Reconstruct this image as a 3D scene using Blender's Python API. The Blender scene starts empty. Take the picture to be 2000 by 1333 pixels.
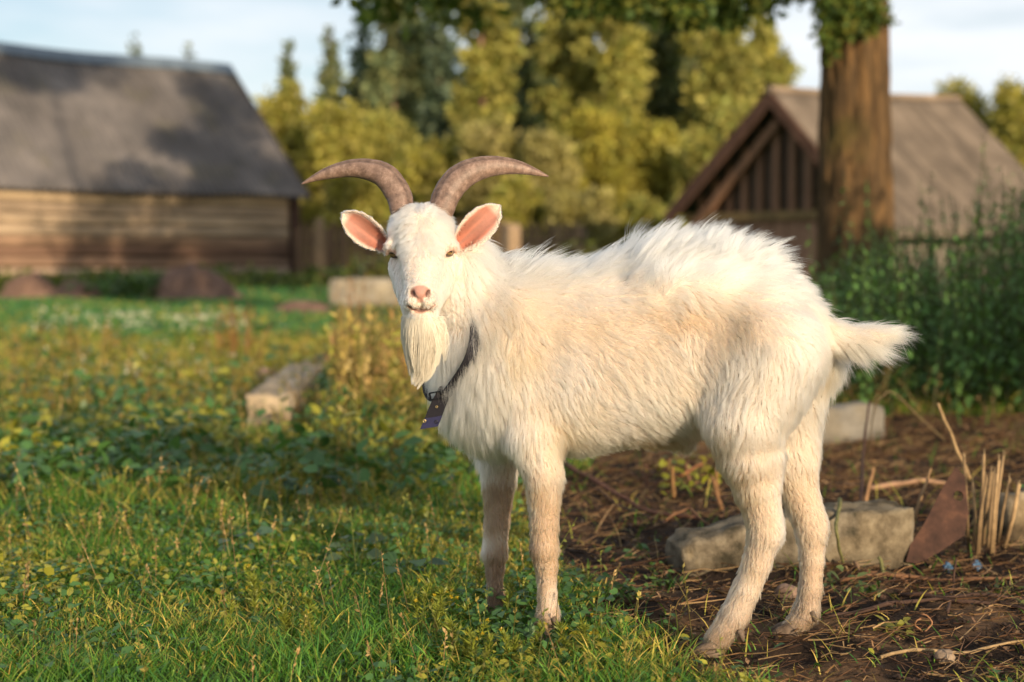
import bpy, math, random
import numpy as np
from mathutils import Vector, Matrix
from mathutils.bvhtree import BVHTree

scene = bpy.context.scene
C = scene.collection
rng = np.random.default_rng(7)
random.seed(7)

# ------------------------------------------------------------------ camera
FPX, PITCH, CAMZ = 50 / 36 * 2000, math.atan(166.5 / (50 / 36 * 2000)), 0.8
cam_d = bpy.data.cameras.new('camera')
cam_d.lens, cam_d.sensor_width, cam_d.clip_end = 50, 36, 2000
cam_d.dof.use_dof = True
cam_d.dof.focus_distance = 2.88
cam_d.dof.aperture_fstop = 2.3
cam_d.dof.aperture_blades = 0
cam = bpy.data.objects.new('camera', cam_d)
C.objects.link(cam)
cam.location = (0, 0, CAMZ)
cam.rotation_euler = (math.pi / 2 - PITCH, 0, 0)
scene.camera = cam

# ------------------------------------------------------------------ sky and sun
SUN_EL, SUN_DIR = math.radians(13), np.array([0.49, -0.87])        # horizontal direction towards the sun
SUN_DIR = SUN_DIR / np.linalg.norm(SUN_DIR)
world = bpy.data.worlds.new('World')
scene.world = world
world.use_nodes = True
wt = world.node_tree
wt.nodes.clear()
def wn(t, **kw):
    n = wt.nodes.new(t)
    for k, v in kw.items():
        setattr(n, k, v)
    return n
w_out = wn('ShaderNodeOutputWorld')
w_bg = wn('ShaderNodeBackground')
w_bg.inputs['Strength'].default_value = 0.11
sky = wn('ShaderNodeTexSky', sky_type='NISHITA', sun_disc=False)
sky.sun_elevation = SUN_EL
sky.sun_rotation = math.atan2(SUN_DIR[0], SUN_DIR[1])
sky.air_density, sky.dust_density, sky.ozone_density = 1.0, 1.0, 1.5
# thin high cloud over the blue: noise on the direction of view, stretched flat towards the horizon
w_co = wn('ShaderNodeTexCoord')
w_map = wn('ShaderNodeMapping')
w_map.inputs['Scale'].default_value = (1.6, 1.6, 7.0)
w_map.inputs['Location'].default_value = (3.1, 0.4, 0.35)
w_no = wn('ShaderNodeTexNoise')
w_no.inputs['Scale'].default_value = 1.9
w_no.inputs['Detail'].default_value = 5
w_no.inputs['Roughness'].default_value = 0.5
w_rp = wn('ShaderNodeValToRGB')
w_rp.color_ramp.elements[0].position, w_rp.color_ramp.elements[1].position = 0.33, 0.60
w_mx = wn('ShaderNodeMix', data_type='RGBA')
w_mx.inputs['B'].default_value = (6.9, 7.2, 7.5, 1)
wt.links.new(w_co.outputs['Generated'], w_map.inputs['Vector'])
wt.links.new(w_map.outputs['Vector'], w_no.inputs['Vector'])
wt.links.new(w_no.outputs['Fac'], w_rp.inputs['Fac'])
wt.links.new(w_rp.outputs['Color'], w_mx.inputs['Factor'])
wt.links.new(sky.outputs['Color'], w_mx.inputs['A'])
wt.links.new(w_mx.outputs['Result'], w_bg.inputs['Color'])
wt.links.new(w_bg.outputs['Background'], w_out.inputs['Surface'])

sun_d = bpy.data.lights.new('sun', 'SUN')
sun_d.energy, sun_d.angle, sun_d.color = 5.0, math.radians(0.6), (1.0, 0.80, 0.55)
sun = bpy.data.objects.new('sun', sun_d)
C.objects.link(sun)
to_sun = Vector((SUN_DIR[0] * math.cos(SUN_EL), SUN_DIR[1] * math.cos(SUN_EL), math.sin(SUN_EL)))
sun.rotation_euler = to_sun.to_track_quat('Z', 'Y').to_euler()
sun.location = (8, -10, 12)

scene.view_settings.view_transform = 'Standard'
scene.view_settings.look = 'None'
scene.view_settings.exposure = 0.38
scene.view_settings.gamma = 1.0
scene.view_settings.use_curve_mapping = False
scene.render.engine = 'CYCLES'
scene.cycles.use_denoising = True
scene.cycles.max_bounces = 10
scene.cycles.diffuse_bounces = 4
scene.cycles.transmission_bounces = 8
scene.cycles.sample_clamp_indirect = 6

# ------------------------------------------------------------------ helpers
CP, SP = math.cos(PITCH), math.sin(PITCH)
CAM = np.array([0, 0, CAMZ])
def ray(px, py):
    x, y = (px - 1000) / FPX, (666.5 - py) / FPX
    return np.array([x, CP + y * SP, -SP + y * CP])
def W(px, py, Y):                                   # the point at photo pixel (px, py) at distance Y
    r = ray(px, py)
    return CAM + r * (Y / r[1])
def G(px, py, z=0.0):                               # the point of the ground at a photo pixel
    r = ray(px, py)
    return CAM + r * ((z - CAMZ) / r[2])
def project(P):                                     # world points -> photo pixels
    P = np.asarray(P, float) - CAM
    d = P[:, 1] * CP - P[:, 2] * SP
    u = P[:, 1] * SP + P[:, 2] * CP
    return 1000 + FPX * P[:, 0] / d, 666.5 - FPX * u / d

def hash3(i, j, k, s=0):
    n = (i.astype(np.int64) * 73856093 ^ j.astype(np.int64) * 19349663 ^ k.astype(np.int64) * 83492791 ^ (s * 2654435761)) & 0xffffffff
    n = (n ^ (n >> 13)) * 1274126177 & 0xffffffff
    n = (n ^ (n >> 16)) * 2246822519 & 0xffffffff
    return ((n ^ (n >> 15)) & 0xffffff) / float(0xffffff)
def vnoise(P, scale, seed=0):                       # value noise, -1..1
    Q = np.asarray(P, float) * scale
    I = np.floor(Q).astype(np.int64)
    f = Q - I
    f = f * f * (3 - 2 * f)
    r = 0
    for a in (0, 1):
        for b in (0, 1):
            for c in (0, 1):
                w = (f[:, 0] if a else 1 - f[:, 0]) * (f[:, 1] if b else 1 - f[:, 1]) * (f[:, 2] if c else 1 - f[:, 2])
                r = r + w * hash3(I[:, 0] + a, I[:, 1] + b, I[:, 2] + c, seed)
    return r * 2 - 1
def fnoise(P, scale, seed=0, oct=3):
    return sum(vnoise(P, scale * 2 ** o, seed + o) * 0.5 ** o for o in range(oct))
def unit(v):
    v = np.asarray(v, float)
    return v / np.maximum(np.linalg.norm(v, axis=-1, keepdims=True), 1e-9)
def smooth01(x, a, b):
    t = np.clip((x - a) / (b - a), 0, 1)
    return t * t * (3 - 2 * t)

def link(name, data, parent=None):
    o = bpy.data.objects.new(name, data)
    C.objects.link(o)
    if parent is not None:
        o.parent = parent
        o.matrix_parent_inverse = Matrix.Identity(4)
    return o
def tag(o, label=None, cat=None, group=None, kind=None):
    if label: o['label'] = label
    if cat: o['category'] = cat
    if group: o['group'] = group
    if kind: o['kind'] = kind
    return o
def empty(name, loc, label, cat, group=None):
    o = link(name, None)
    o.location = loc
    o.empty_display_size = 0.1
    return tag(o, label, cat, group)

def mesh_np(name, V, faces, m, parent=None, col=None, smooth=True, origin=None):
    """faces: an (n, k) int array (all alike) or a list of lists. Vertices are given in world space; the object sits at ORIGIN (or at the parent's place)."""
    V = np.asarray(V, np.float32)
    o0 = np.zeros(3)
    if parent is not None:
        p = parent
        while p is not None:
            o0 = o0 + np.array(p.location)
            p = p.parent
    if origin is not None:
        o0 = np.asarray(origin, float)
    V = V - o0.astype(np.float32)
    me = bpy.data.meshes.new(name)
    if isinstance(faces, np.ndarray):
        n, k = faces.shape
        me.vertices.add(len(V))
        me.vertices.foreach_set('co', V.ravel())
        me.loops.add(n * k)
        me.loops.foreach_set('vertex_index', faces.astype(np.int32).ravel())
        me.polygons.add(n)
        me.polygons.foreach_set('loop_start', np.arange(0, n * k, k, dtype=np.int32))
        me.update(calc_edges=True)
    else:
        me.from_pydata([tuple(v) for v in V.tolist()], [], [list(f) for f in faces])
        me.update()
    me.polygons.foreach_set('use_smooth', np.full(len(me.polygons), smooth))
    if col is not None:
        c = np.asarray(col, np.float32)
        if c.shape[1] == 3:
            c = np.hstack([c, np.ones((len(c), 1), np.float32)])
        a = me.attributes.new('col', 'FLOAT_COLOR', 'POINT')
        a.data.foreach_set('color', c.ravel())
    me.materials.append(m)
    o = link(name, me, parent)
    if origin is not None:
        o.location = origin
    return o

class MB:
    """Collects shapes and links them as ONE mesh object."""
    def __init__(s):
        s.v, s.f, s.c, s.n = [], [], [], 0
    def add(s, V, F, col=(1, 1, 1)):
        V = np.asarray(V, float)
        s.v.append(V)
        s.f += [[i + s.n for i in f] for f in F]
        cc = np.asarray(col, float)
        s.c.append(np.tile(cc, (len(V), 1)) if cc.ndim == 1 else cc)
        s.n += len(V)
        return s
    def box(s, c, h, R=None, col=(1, 1, 1), bev=0.0):
        c, h = np.asarray(c, float), np.asarray(h, float)
        R = np.eye(3) if R is None else np.asarray(R, float)      # rows: the box's own axes
        if bev <= 0:
            V = np.array([[x, y, z] for x in (-1, 1) for y in (-1, 1) for z in (-1, 1)], float) * h
            F = [(0, 1, 3, 2), (4, 6, 7, 5), (0, 4, 5, 1), (2, 3, 7, 6), (0, 2, 6, 4), (1, 5, 7, 3)]
        else:
            V, F, ids = [], [], {}
            for sx in (-1, 1):
                for sy in (-1, 1):
                    for sz in (-1, 1):
                        for a in range(3):
                            q = np.array([sx, sy, sz]) * (h - bev)
                            q[a] += (sx, sy, sz)[a] * bev
                            ids[(sx, sy, sz, a)] = len(V)
                            V.append(q)
                        t = [ids[(sx, sy, sz, a)] for a in range(3)]
                        F.append(t if sx * sy * sz > 0 else t[::-1])
            for a in range(3):
                b, d = (a + 1) % 3, (a + 2) % 3
                for sg in (-1, 1):
                    def k(sb, sd, ax):
                        q = [0, 0, 0]; q[a], q[b], q[d] = sg, sb, sd
                        return ids[(*q, ax)]
                    q = [k(-1, -1, a), k(1, -1, a), k(1, 1, a), k(-1, 1, a)]
                    F.append(q if sg > 0 else q[::-1])
                for sb in (-1, 1):
                    for sd in (-1, 1):
                        def e(sa, ax):
                            q = [0, 0, 0]; q[a], q[b], q[d] = sa, sb, sd
                            return ids[(*q, ax)]
                        q = [e(-1, b), e(1, b), e(1, d), e(-1, d)]
                        F.append(q[::-1] if sb * sd > 0 else q)
            V = np.array(V)
        return s.add(V @ R + c, F, col)
    def tube(s, pts, rad, n=8, col=(1, 1, 1), cap=True, squash=None, up=None):
        pts = np.asarray(pts, float)
        rad = np.broadcast_to(np.asarray(rad, float), (len(pts),))
        T = unit(np.gradient(pts, axis=0))
        V, F = [], []
        ref = np.array([0.31, 0.17, 0.93]) if up is None else np.asarray(up, float)
        for i, p in enumerate(pts):
            a = unit(np.cross(T[i], ref))
            b = np.cross(a, T[i])
            ref = b
            for k in range(n):
                th = 2 * math.pi * k / n
                q = 1.0 if squash is None else squash
                V.append(p + rad[i] * (a * math.cos(th) + b * math.sin(th) * q))
        for i in range(len(pts) - 1):
            for k in range(n):
                F.append((i * n + k, i * n + (k + 1) % n, (i + 1) * n + (k + 1) % n, (i + 1) * n + k))
        if cap:
            F.append(tuple(range(n))[::-1])
            F.append(tuple(range((len(pts) - 1) * n, len(pts) * n)))
        return s.add(V, F, col)
    def build(s, name, m, parent=None, smooth=False, origin=None):
        return mesh_np(name, np.vstack(s.v), s.f, m, parent, np.vstack(s.c), smooth, origin)

# ------------------------------------------------------------------ materials
class NT:
    def __init__(s, name):
        s.m = bpy.data.materials.new(name)
        s.m.use_nodes = True
        s.t = s.m.node_tree
        s.t.nodes.clear()
        s.out = s.t.nodes.new('ShaderNodeOutputMaterial')
    def n(s, typ, ins=None, **kw):
        n = s.t.nodes.new(typ)
        for k, v in kw.items():
            setattr(n, k, v)
        for k, v in (ins or {}).items():
            if isinstance(v, bpy.types.NodeSocket):
                s.t.links.new(v, n.inputs[k])
            else:
                n.inputs[k].default_value = v
        return n
    def pos(s, scale=(1, 1, 1), obj=True, rot=(0, 0, 0)):
        if obj:
            src = s.n('ShaderNodeTexCoord').outputs['Object']
        else:
            src = s.n('ShaderNodeNewGeometry').outputs['Position']
        return s.n('ShaderNodeMapping', {'Vector': src, 'Scale': scale, 'Rotation': rot}).outputs['Vector']
    def noise(s, vec, scale, detail=4, rough=0.55):
        return s.n('ShaderNodeTexNoise', {'Vector': vec, 'Scale': scale, 'Detail': detail, 'Roughness': rough}).outputs['Fac']
    def ramp(s, fac, stops):
        n = s.n('ShaderNodeValToRGB', {'Fac': fac})
        e = n.color_ramp.elements
        while len(e) < len(stops):
            e.new(0.5)
        for i, (p, c) in enumerate(stops):
            e[i].position = p
            e[i].color = (c, c, c, 1) if isinstance(c, (int, float)) else (*c, 1)
        return n.outputs['Color']
    def mix(s, fac, a, b, mode='MIX'):
        n = s.t.nodes.new('ShaderNodeMix')
        n.data_type, n.blend_type = 'RGBA', mode
        for k, v in ((0, fac), (6, a), (7, b)):
            if isinstance(v, bpy.types.NodeSocket):
                s.t.links.new(v, n.inputs[k])
            else:
                n.inputs[k].default_value = v if k == 0 else ((*v, 1) if len(v) == 3 else v)
        return n.outputs[2]
    def attr(s, name='col'):
        return s.n('ShaderNodeAttribute', attribute_name=name).outputs['Color']
    def bump(s, h, strength=0.5, dist=0.01):
        return s.n('ShaderNodeBump', {'Height': h, 'Strength': strength, 'Distance': dist}).outputs['Normal']
    def done(s, col, rough=0.8, normal=None, spec=0.3, **kw):
        ins = {'Base Color': col if isinstance(col, bpy.types.NodeSocket) else (*col, 1), 'Roughness': rough, 'Specular IOR Level': spec}
        if normal is not None:
            ins['Normal'] = normal
        ins.update(kw)
        b = s.n('ShaderNodeBsdfPrincipled', ins)
        s.t.links.new(b.outputs[0], s.out.inputs['Surface'])
        return s.m

def mat_mottled(name, stops, scale=8, stretch=(1, 1, 1), rough=0.85, bump=0.4, bdist=0.01, fine=6, use_col=True, spec=0.25, detail=5):
    t = NT(name)
    p = t.pos(stretch)
    a = t.noise(p, scale, detail, 0.6)
    c = t.ramp(a, stops)
    f = t.noise(p, scale * fine, 4, 0.65)
    c = t.mix(0.35, c, t.ramp(f, [(0.25, 0.35), (0.75, 1.0)]), 'MULTIPLY')
    if use_col:
        c = t.mix(1.0, c, t.attr(), 'MULTIPLY')
    return t.done(c, rough, t.bump(t.noise(p, scale * fine * 0.6, 5, 0.65), bump, bdist), spec)

def mat_leaf(name, gain=(1, 1, 1), trans=0.35, rough=0.5, spec=0.25):
    t = NT(name)
    c = t.mix(1.0, t.attr(), (*gain, 1), 'MULTIPLY')
    d = t.n('ShaderNodeBsdfPrincipled', {'Base Color': c, 'Roughness': rough, 'Specular IOR Level': spec})
    tr = t.n('ShaderNodeBsdfTranslucent', {'Color': t.mix(1.0, c, (1.15, 1.1, 0.55, 1), 'MULTIPLY')})
    mx = t.n('ShaderNodeMixShader', {0: trans, 1: d.outputs[0], 2: tr.outputs[0]})
    t.t.links.new(mx.outputs[0], t.out.inputs['Surface'])
    return t.m

# ------------------------------------------------------------------ the goat
# The mid-plane of the trunk passes through the middle of the hind and of the fore feet; B() gives the point of a plane beside it at a photo pixel.
BC = np.array([0.50, 2.895, 0.0])
AF = unit(np.array([-0.485, 0.12, 0.0]))            # towards the front of the goat
BN = np.array([-0.12, -0.485, 0.0]); BN = unit(BN)  # towards the near side
def B(px, py, lat=0.0):
    r = ray(px, py)
    t = ((BC + BN * lat - CAM) @ BN) / (r @ BN)
    return CAM + r * t

VOX = 0.0033
LO = np.array([-0.40, 2.66, -0.01])
HI = np.array([0.88, 3.24, 1.0])
DIM = np.ceil((HI - LO) / VOX).astype(int) + 1
GX, GY, GZ = [(LO[i] + VOX * np.arange(DIM[i])).astype(np.float32) for i in range(3)]
F = np.full(DIM, 1.0, np.float32)
def box_of(lo, hi):
    i0 = np.clip(np.floor((lo - LO) / VOX).astype(int), 0, DIM - 1)
    i1 = np.clip(np.ceil((hi - LO) / VOX).astype(int) + 1, 1, DIM)
    sl = tuple(slice(a, b) for a, b in zip(i0, i1))
    return sl, (GX[sl[0]][:, None, None], GY[sl[1]][None, :, None], GZ[sl[2]][None, None, :])
def put(sl, d, k):
    a = F[sl]
    if k <= 0:
        F[sl] = np.minimum(a, d)
    else:
        h = np.clip(0.5 + 0.5 * (a - d) / k, 0, 1)
        F[sl] = a + (d - a) * h - k * h * (1 - h)
def cut(sl, d, k):
    a, d = F[sl], -d
    h = np.clip(0.5 - 0.5 * (a - d) / k, 0, 1)
    F[sl] = a + (d - a) * h + k * h * (1 - h)
def d_cone(a, b, r1, r2, pad, flat=1.0):
    a, b = np.asarray(a, float), np.asarray(b, float)
    m = max(r1, r2) * max(1, flat) + pad
    sl, (X, Y, Z) = box_of(np.minimum(a, b) - m, np.maximum(a, b) + m)
    ab = b - a
    px, py, pz = X - a[0], Y - a[1], Z - a[2]
    t = np.clip((px * ab[0] + py * ab[1] + pz * ab[2]) / (ab @ ab), 0, 1)
    qx, qy, qz = px - t * ab[0], py - t * ab[1], pz - t * ab[2]
    if flat != 1.0:                                  # thinner or thicker across the goat
        l = qx * BN[0] + qy * BN[1]
        g = l * (1 / flat - 1)
        qx, qy = qx + BN[0] * g, qy + BN[1] * g
    return sl, (np.sqrt(qx * qx + qy * qy + qz * qz) - (r1 + (r2 - r1) * t)).astype(np.float32)
def cone(a, b, r1, r2, k=0.02, flat=1.0):
    sl, d = d_cone(a, b, r1, r2, k + 0.02, flat)
    put(sl, d, k)
def chain(pts, k=0.02, flat=1.0):
    # joined tightly among themselves, then blended softly into the body: no swellings at the joints
    A = np.array([p for p, r in pts]); m = max(r for p, r in pts) + k + .03
    sl, (X, Y, Z) = box_of(A.min(0) - m, A.max(0) + m)
    out = None
    for (a, r1), (b, r2) in zip(pts, pts[1:]):
        a, ab = np.asarray(a, float), np.asarray(b, float) - np.asarray(a, float)
        qx, qy, qz = X - a[0], Y - a[1], Z - a[2]
        t = np.clip((qx * ab[0] + qy * ab[1] + qz * ab[2]) / (ab @ ab), 0, 1)
        d = np.sqrt((qx - t * ab[0]) ** 2 + (qy - t * ab[1]) ** 2 + (qz - t * ab[2]) ** 2) - (r1 + (r2 - r1) * t)
        if out is None:
            out = d
        else:
            h = np.clip(.5 + .5 * (out - d) / .008, 0, 1)
            out = out + (d - out) * h - .008 * h * (1 - h)
    put(sl, out.astype(np.float32), k)
def d_ell(c, r, R=None, pad=0.04):
    c, r = np.asarray(c, float), np.asarray(r, float)
    R = np.eye(3) if R is None else np.asarray(R, float)
    m = max(r) + pad
    sl, (X, Y, Z) = box_of(c - m, c + m)
    x, y, z = X - c[0], Y - c[1], Z - c[2]
    q = [(x * R[i, 0] + y * R[i, 1] + z * R[i, 2]) for i in range(3)]
    k0 = np.sqrt(sum((q[i] / r[i]) ** 2 for i in range(3)))
    k1 = np.sqrt(sum((q[i] / r[i] ** 2) ** 2 for i in range(3)))
    return sl, (k0 * (k0 - 1) / np.maximum(k1, 1e-6)).astype(np.float32)
def ell(c, r, R=None, k=0.03):
    sl, d = d_ell(c, r, R, k + 0.02)
    put(sl, d, k)
RB = np.array([-AF, BN, [0, 0, 1.0]])               # body axes: rearwards, near side, up
def frame(d, n):                                     # rows: along d, across, n made square to d
    d = unit(d); n = np.asarray(n, float); n = unit(n - d * (n @ d))
    return np.array([d, np.cross(n, d), n])

# trunk: sections (px, top, bottom, half width, roundness offset)
SEC = [(860, 690, 770, .030), (880, 600, 832, .070), (914, 555, 862, .098), (975, 525, 884, .122), (1060, 520, 892, .138), (1150, 516, 882, .148),
       (1250, 500, 864, .153), (1350, 487, 848, .152), (1430, 486, 835, .142), (1500, 508, 815, .128), (1555, 555, 770, .100), (1597, 603, 725, .068), (1622, 640, 690, .03)]
S_u, S_c, S_h, S_w = [], [], [], []
for px, t, b, w in SEC:
    a, c = B(px, t), B(px, b)
    S_u.append((a - BC) @ -AF); S_c.append((a[2] + c[2]) / 2); S_h.append((a[2] - c[2]) / 2); S_w.append(w)
uu = (GX[:, None] - BC[0]) * -AF[0] + (GY[None, :] - BC[1]) * -AF[1]
ll = (GX[:, None] - BC[0]) * BN[0] + (GY[None, :] - BC[1]) * BN[1]
from_u = lambda arr: np.interp(uu, S_u, arr).astype(np.float32)
cc, hh, ww = from_u(S_c), from_u(S_h), from_u(S_w)
zz = (GZ[None, None, :] - cc[:, :, None])
# belly a little wider than the back
wz = ww[:, :, None] * (1 - 0.16 * np.clip(zz / hh[:, :, None], -1, 1.2))
k0 = np.sqrt((zz / hh[:, :, None]) ** 2 + (ll[:, :, None] / wz) ** 2)
k1 = np.sqrt((zz / hh[:, :, None] ** 2) ** 2 + (ll[:, :, None] / wz ** 2) ** 2)
d = k0 * (k0 - 1) / np.maximum(k1, 1e-5)
d = np.maximum(d, np.maximum(S_u[0] - uu, uu - S_u[-1])[:, :, None])
F = np.minimum(F, d).astype(np.float32)
del d, k0, k1, wz, zz

# shoulders, elbows and forelegs; haunches and hind legs
for s in (1, -1):
    ell(B(1005, 700, .075 * s), (.085, .055, .135), RB, .05)
    ell(B(1050, 815, .085 * s), (.055, .042, .085), RB, .04)
    ell(B(1482, 705, .075 * s), (.102, .062, .145), RB, .05)
    ell(B(1330, 560, .085 * s), (.09, .045, .03), RB, .05)
chain([(B(1042, 850, .088), .058), (B(1062, 930, .090), .037), (B(1063, 1020, .090), .0275), (B(1063, 1072, .090), .0280), (B(1067, 1105, .090), .0215),
       (B(1069, 1160, .090), .0190), (B(1070, 1200, .090), .0228), (B(1058, 1232, .094), .019)], .018)
chain([(B(985, 850, -.085), .056), (B(976, 930, -.088), .034), (B(971, 1020, -.088), .0255), (B(967, 1080, -.088), .0255), (B(967, 1110, -.088), .0185),
       (B(966, 1160, -.088), .016), (B(964, 1195, -.088), .0205), (B(957, 1222, -.088), .019)], .018)
for s, P in ((1, [(1505, 690, .085, .105), (1456, 820, .105, .080), (1463, 890, .103, .060), (1475, 950, .100, .0415), (1490, 1010, .098, .033), (1494, 1045, .098, .0320),
                  (1478, 1100, .096, .0272), (1458, 1150, .096, .0258), (1436, 1200, .098, .0275), (1402, 1248, .102, .0245)]),
             (-1, [(1545, 690, -.08, .10), (1512, 810, -.095, .076), (1530, 880, -.095, .052), (1549, 940, -.092, .036), (1574, 1005, -.090, .031), (1585, 1040, -.090, .0310),
                   (1586, 1095, -.090, .0238), (1583, 1150, -.090, .0228), (1575, 1195, -.090, .0258), (1550, 1228, -.086, .0235)])):
    chain([(B(x, y, l), r) for x, y, l, r in P], .022)
# heel tendon and point of the hock
chain([(B(1506, 890, .10), .024), (B(1508, 985, .098), .010), (B(1511, 1030, .098), .016)], .016)
cone(B(1555, 790, -.09), B(1566, 900, -.09), .052, .030, .03)
chain([(B(1568, 870, -.09), .024), (B(1588, 965, -.09), .010), (B(1600, 1020, -.09), .016)], .016)
# sheath tuft under the belly, fold of the flank
cone(B(1270, 845, 0), B(1330, 842, 0), .022, .030, .03)
cone(B(1395, 800, .10), B(1420, 700, .12), .02, .03, .05)
cone(B(1395, 800, -.10), B(1420, 700, -.12), .02, .03, .05)
# tail
chain([(B(1600, 655, 0), .036), (B(1655, 664, 0), .024), (B(1705, 660, 0), .018), (B(1740, 652, 0), .010)], .03)
# neck, turned towards the camera
chain([(B(1015, 690, 0), .135), (B(955, 655, .0), .122), (B(908, 590, .015), .106), (B(872, 525, .055), .084), (W(838, 484, 2.975), .060)], .04)
cone(B(924, 750, .0), B(900, 650, .0), .072, .080, .04)
# head
D0 = 2.90
ell(W(824, 459, 2.925), (.0615, .068, .052), None, .03)
cone(W(824, 474, 2.895), W(821, 566, 2.800), .0525, .029, .022)
for s in (1, -1):
    cone(W(824 + 36 * s, 520, 2.918), W(821 + 12 * s, 592, 2.822), .030, .0205, .020)
    cone(W(824 + 24 * s, 556, 2.93), W(821 + 9 * s, 610, 2.83), .030, .018, .03)
    ell(W(823 + 57 * s, 481, 2.886), (.016, .018, .013), None, .018)
    ell(W(822 + 15 * s, 590, 2.790), (.0185, .024, .0165), None, .010)
ell(W(821, 573, 2.788), (.0225, .024, .017), None, .010)
ell(W(822, 616, 2.806), (.0255, .026, .0150), None, .008)
ell(W(824, 442, 2.915), (.046, .045, .036), None, .03)

def hit(px, py, y0=2.66, y1=3.2):                    # first depth at which the pixel's ray meets the flesh
    ys = np.arange(y0, y1, 0.001)
    P = np.array([W(px, py, y) for y in ys])
    I = np.clip(np.round((P - LO) / VOX).astype(int), 0, DIM - 1)
    v = F[I[:, 0], I[:, 1], I[:, 2]]
    k = np.argmax(v < 0)
    return ys[k] if v[k] < 0 else None
# ears: cupped leaves, open to the camera
EARS = []
for base, tip, dep, hw, fold in (((757, 482), (667, 417), (2.935, 2.915), .031, 1), ((890, 484), (976, 402), (2.935, 2.925), .0335, -1)):
    a, b = W(*base, dep[0]), W(*tip, dep[1])
    L = np.linalg.norm(b - a)
    R = frame(b - a, np.array([0.25 * -fold, -1.0, 0.10]))
    EARS.append((a, R, L, hw))
    sl, (X, Y, Z) = box_of(np.minimum(a, b) - .05, np.maximum(a, b) + .05)
    x, y, z = X - a[0], Y - a[1], Z - a[2]
    u = (x * R[0, 0] + y * R[0, 1] + z * R[0, 2]) / L
    v = x * R[1, 0] + y * R[1, 1] + z * R[1, 2]
    w = x * R[2, 0] + y * R[2, 1] + z * R[2, 2]
    h = hw * np.interp(u, [-.05, .0, .12, .3, .5, .7, .85, .95, 1.0], [.42, .42, .60, .90, 1.0, .92, .66, .36, .05])
    w0 = .024 * (np.clip(np.abs(v) / np.maximum(h, .004), 0, 1.4)) ** 2 * np.interp(u, [0, .3, 1], [1.0, 1.0, .35]) - .012 * u
    dd = np.maximum(np.maximum(np.abs(w - w0) - .0038, (np.abs(v) - h) * .8), np.maximum(-u - .05, u - 1) * L)
    put(sl, dd.astype(np.float32), .006)
# eyes, nostrils, mouth are cut in
EYES = []
for px, py, s in ((765, 494, -1), (881, 491, 1)):
    y = hit(px, py)
    c = W(px, py, y)
    n = unit(np.array([.62 * s, -.78, .02]))
    t = unit(np.cross(n, [0, 0, 1])); t = unit(t + np.array([0, 0, -.22 * s * (1 if t[0] * s < 0 else -1) * 0]))
    R = np.array([t, n, np.cross(t, n)])
    sl, d = d_ell(c + n * .004, (.0170, .012, .0086), R, .01)
    cut(sl, d, .004)
    chain_pts = [c + t * q * .0150 + n * (.0022 - .004 * abs(q)) + np.array([0, 0, .0080 * (1 - q * q) - .0020]) for q in (-1, -.5, 0, .5, 1)]
    for p, q in zip(chain_pts, chain_pts[1:]):
        cone(p, q, .0046, .0046, .004)
    EYES.append((c, n, s))
for s in (1, -1):
    pts = [W(821 + x * s, y, hit(821 + x * s, y) or 2.78) for x, y in ((9, 583), (15, 577), (18.5, 570), (15, 567))]
    for i, (p, q) in enumerate(zip(pts, pts[1:])):
        sl, d = d_cone(p, q, (.0035, .0056, .0050)[i], (.0056, .0050, .003)[i], .012)
        cut(sl, d, .003)
mpts = [W(x, y, hit(x, y) or 2.79) for x, y in ((792, 593), (799, 601), (810, 606), (822, 607), (835, 605), (846, 599), (853, 590))]
for p, q in zip(mpts, mpts[1:]):
    sl, d = d_cone(p, q, .0042, .0042, .012)
    cut(sl, d, .004)
p, q = W(821, 586, hit(821, 586)), W(822, 601, hit(822, 601))
sl, d = d_cone(p, q, .002, .002, .012)
cut(sl, d, .004)

def surface_nets(F):
    S = F < 0
    nx, ny, nz = F.shape
    cnt = np.zeros((nx - 1, ny - 1, nz - 1), np.uint8)
    for a in (0, 1):
        for b in (0, 1):
            for c in (0, 1):
                cnt += S[a:nx - 1 + a, b:ny - 1 + b, c:nz - 1 + c]
    act = np.argwhere((cnt > 0) & (cnt < 8))
    idx = np.full(cnt.shape, -1, np.int32)
    idx[act[:, 0], act[:, 1], act[:, 2]] = np.arange(len(act))
    acc, num = np.zeros((len(act), 3)), np.zeros(len(act))
    cor = [(a, b, c) for a in (0, 1) for b in (0, 1) for c in (0, 1)]
    val = {k: F[act[:, 0] + k[0], act[:, 1] + k[1], act[:, 2] + k[2]] for k in cor}
    for p in cor:
        for ax in range(3):
            if p[ax] == 0:
                q = tuple(1 if i == ax else p[i] for i in range(3))
                v0, v1 = val[p], val[q]
                m = (v0 < 0) != (v1 < 0)
                t = v0[m] / (v0[m] - v1[m])
                P = np.tile(np.array(p, float), (m.sum(), 1))
                P[:, ax] = t
                acc[m] += P
                num[m] += 1
    V = LO + VOX * (act + acc / num[:, None])
    quads = []
    for ax in range(3):
        b, c = (ax + 1) % 3, (ax + 2) % 3
        sl0 = [slice(None)] * 3; sl1 = [slice(None)] * 3
        sl0[ax] = slice(0, -1); sl1[ax] = slice(1, None)
        ch = S[tuple(sl0)] != S[tuple(sl1)]
        e = np.argwhere(ch)
        ok = (e[:, b] >= 1) & (e[:, c] >= 1) & (e[:, b] < F.shape[b] - 1) & (e[:, c] < F.shape[c] - 1)
        e = e[ok]
        ins = S[e[:, 0], e[:, 1], e[:, 2]]
        def cell(db, dc):
            g = e.copy(); g[:, b] += db; g[:, c] += dc
            return idx[g[:, 0], g[:, 1], g[:, 2]]
        q = np.stack([cell(-1, -1), cell(0, -1), cell(0, 0), cell(-1, 0)], 1)
        q[~ins] = q[~ins][:, ::-1]
        quads.append(q)
    return V, np.vstack(quads)
GV, GQ = surface_nets(F)
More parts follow.
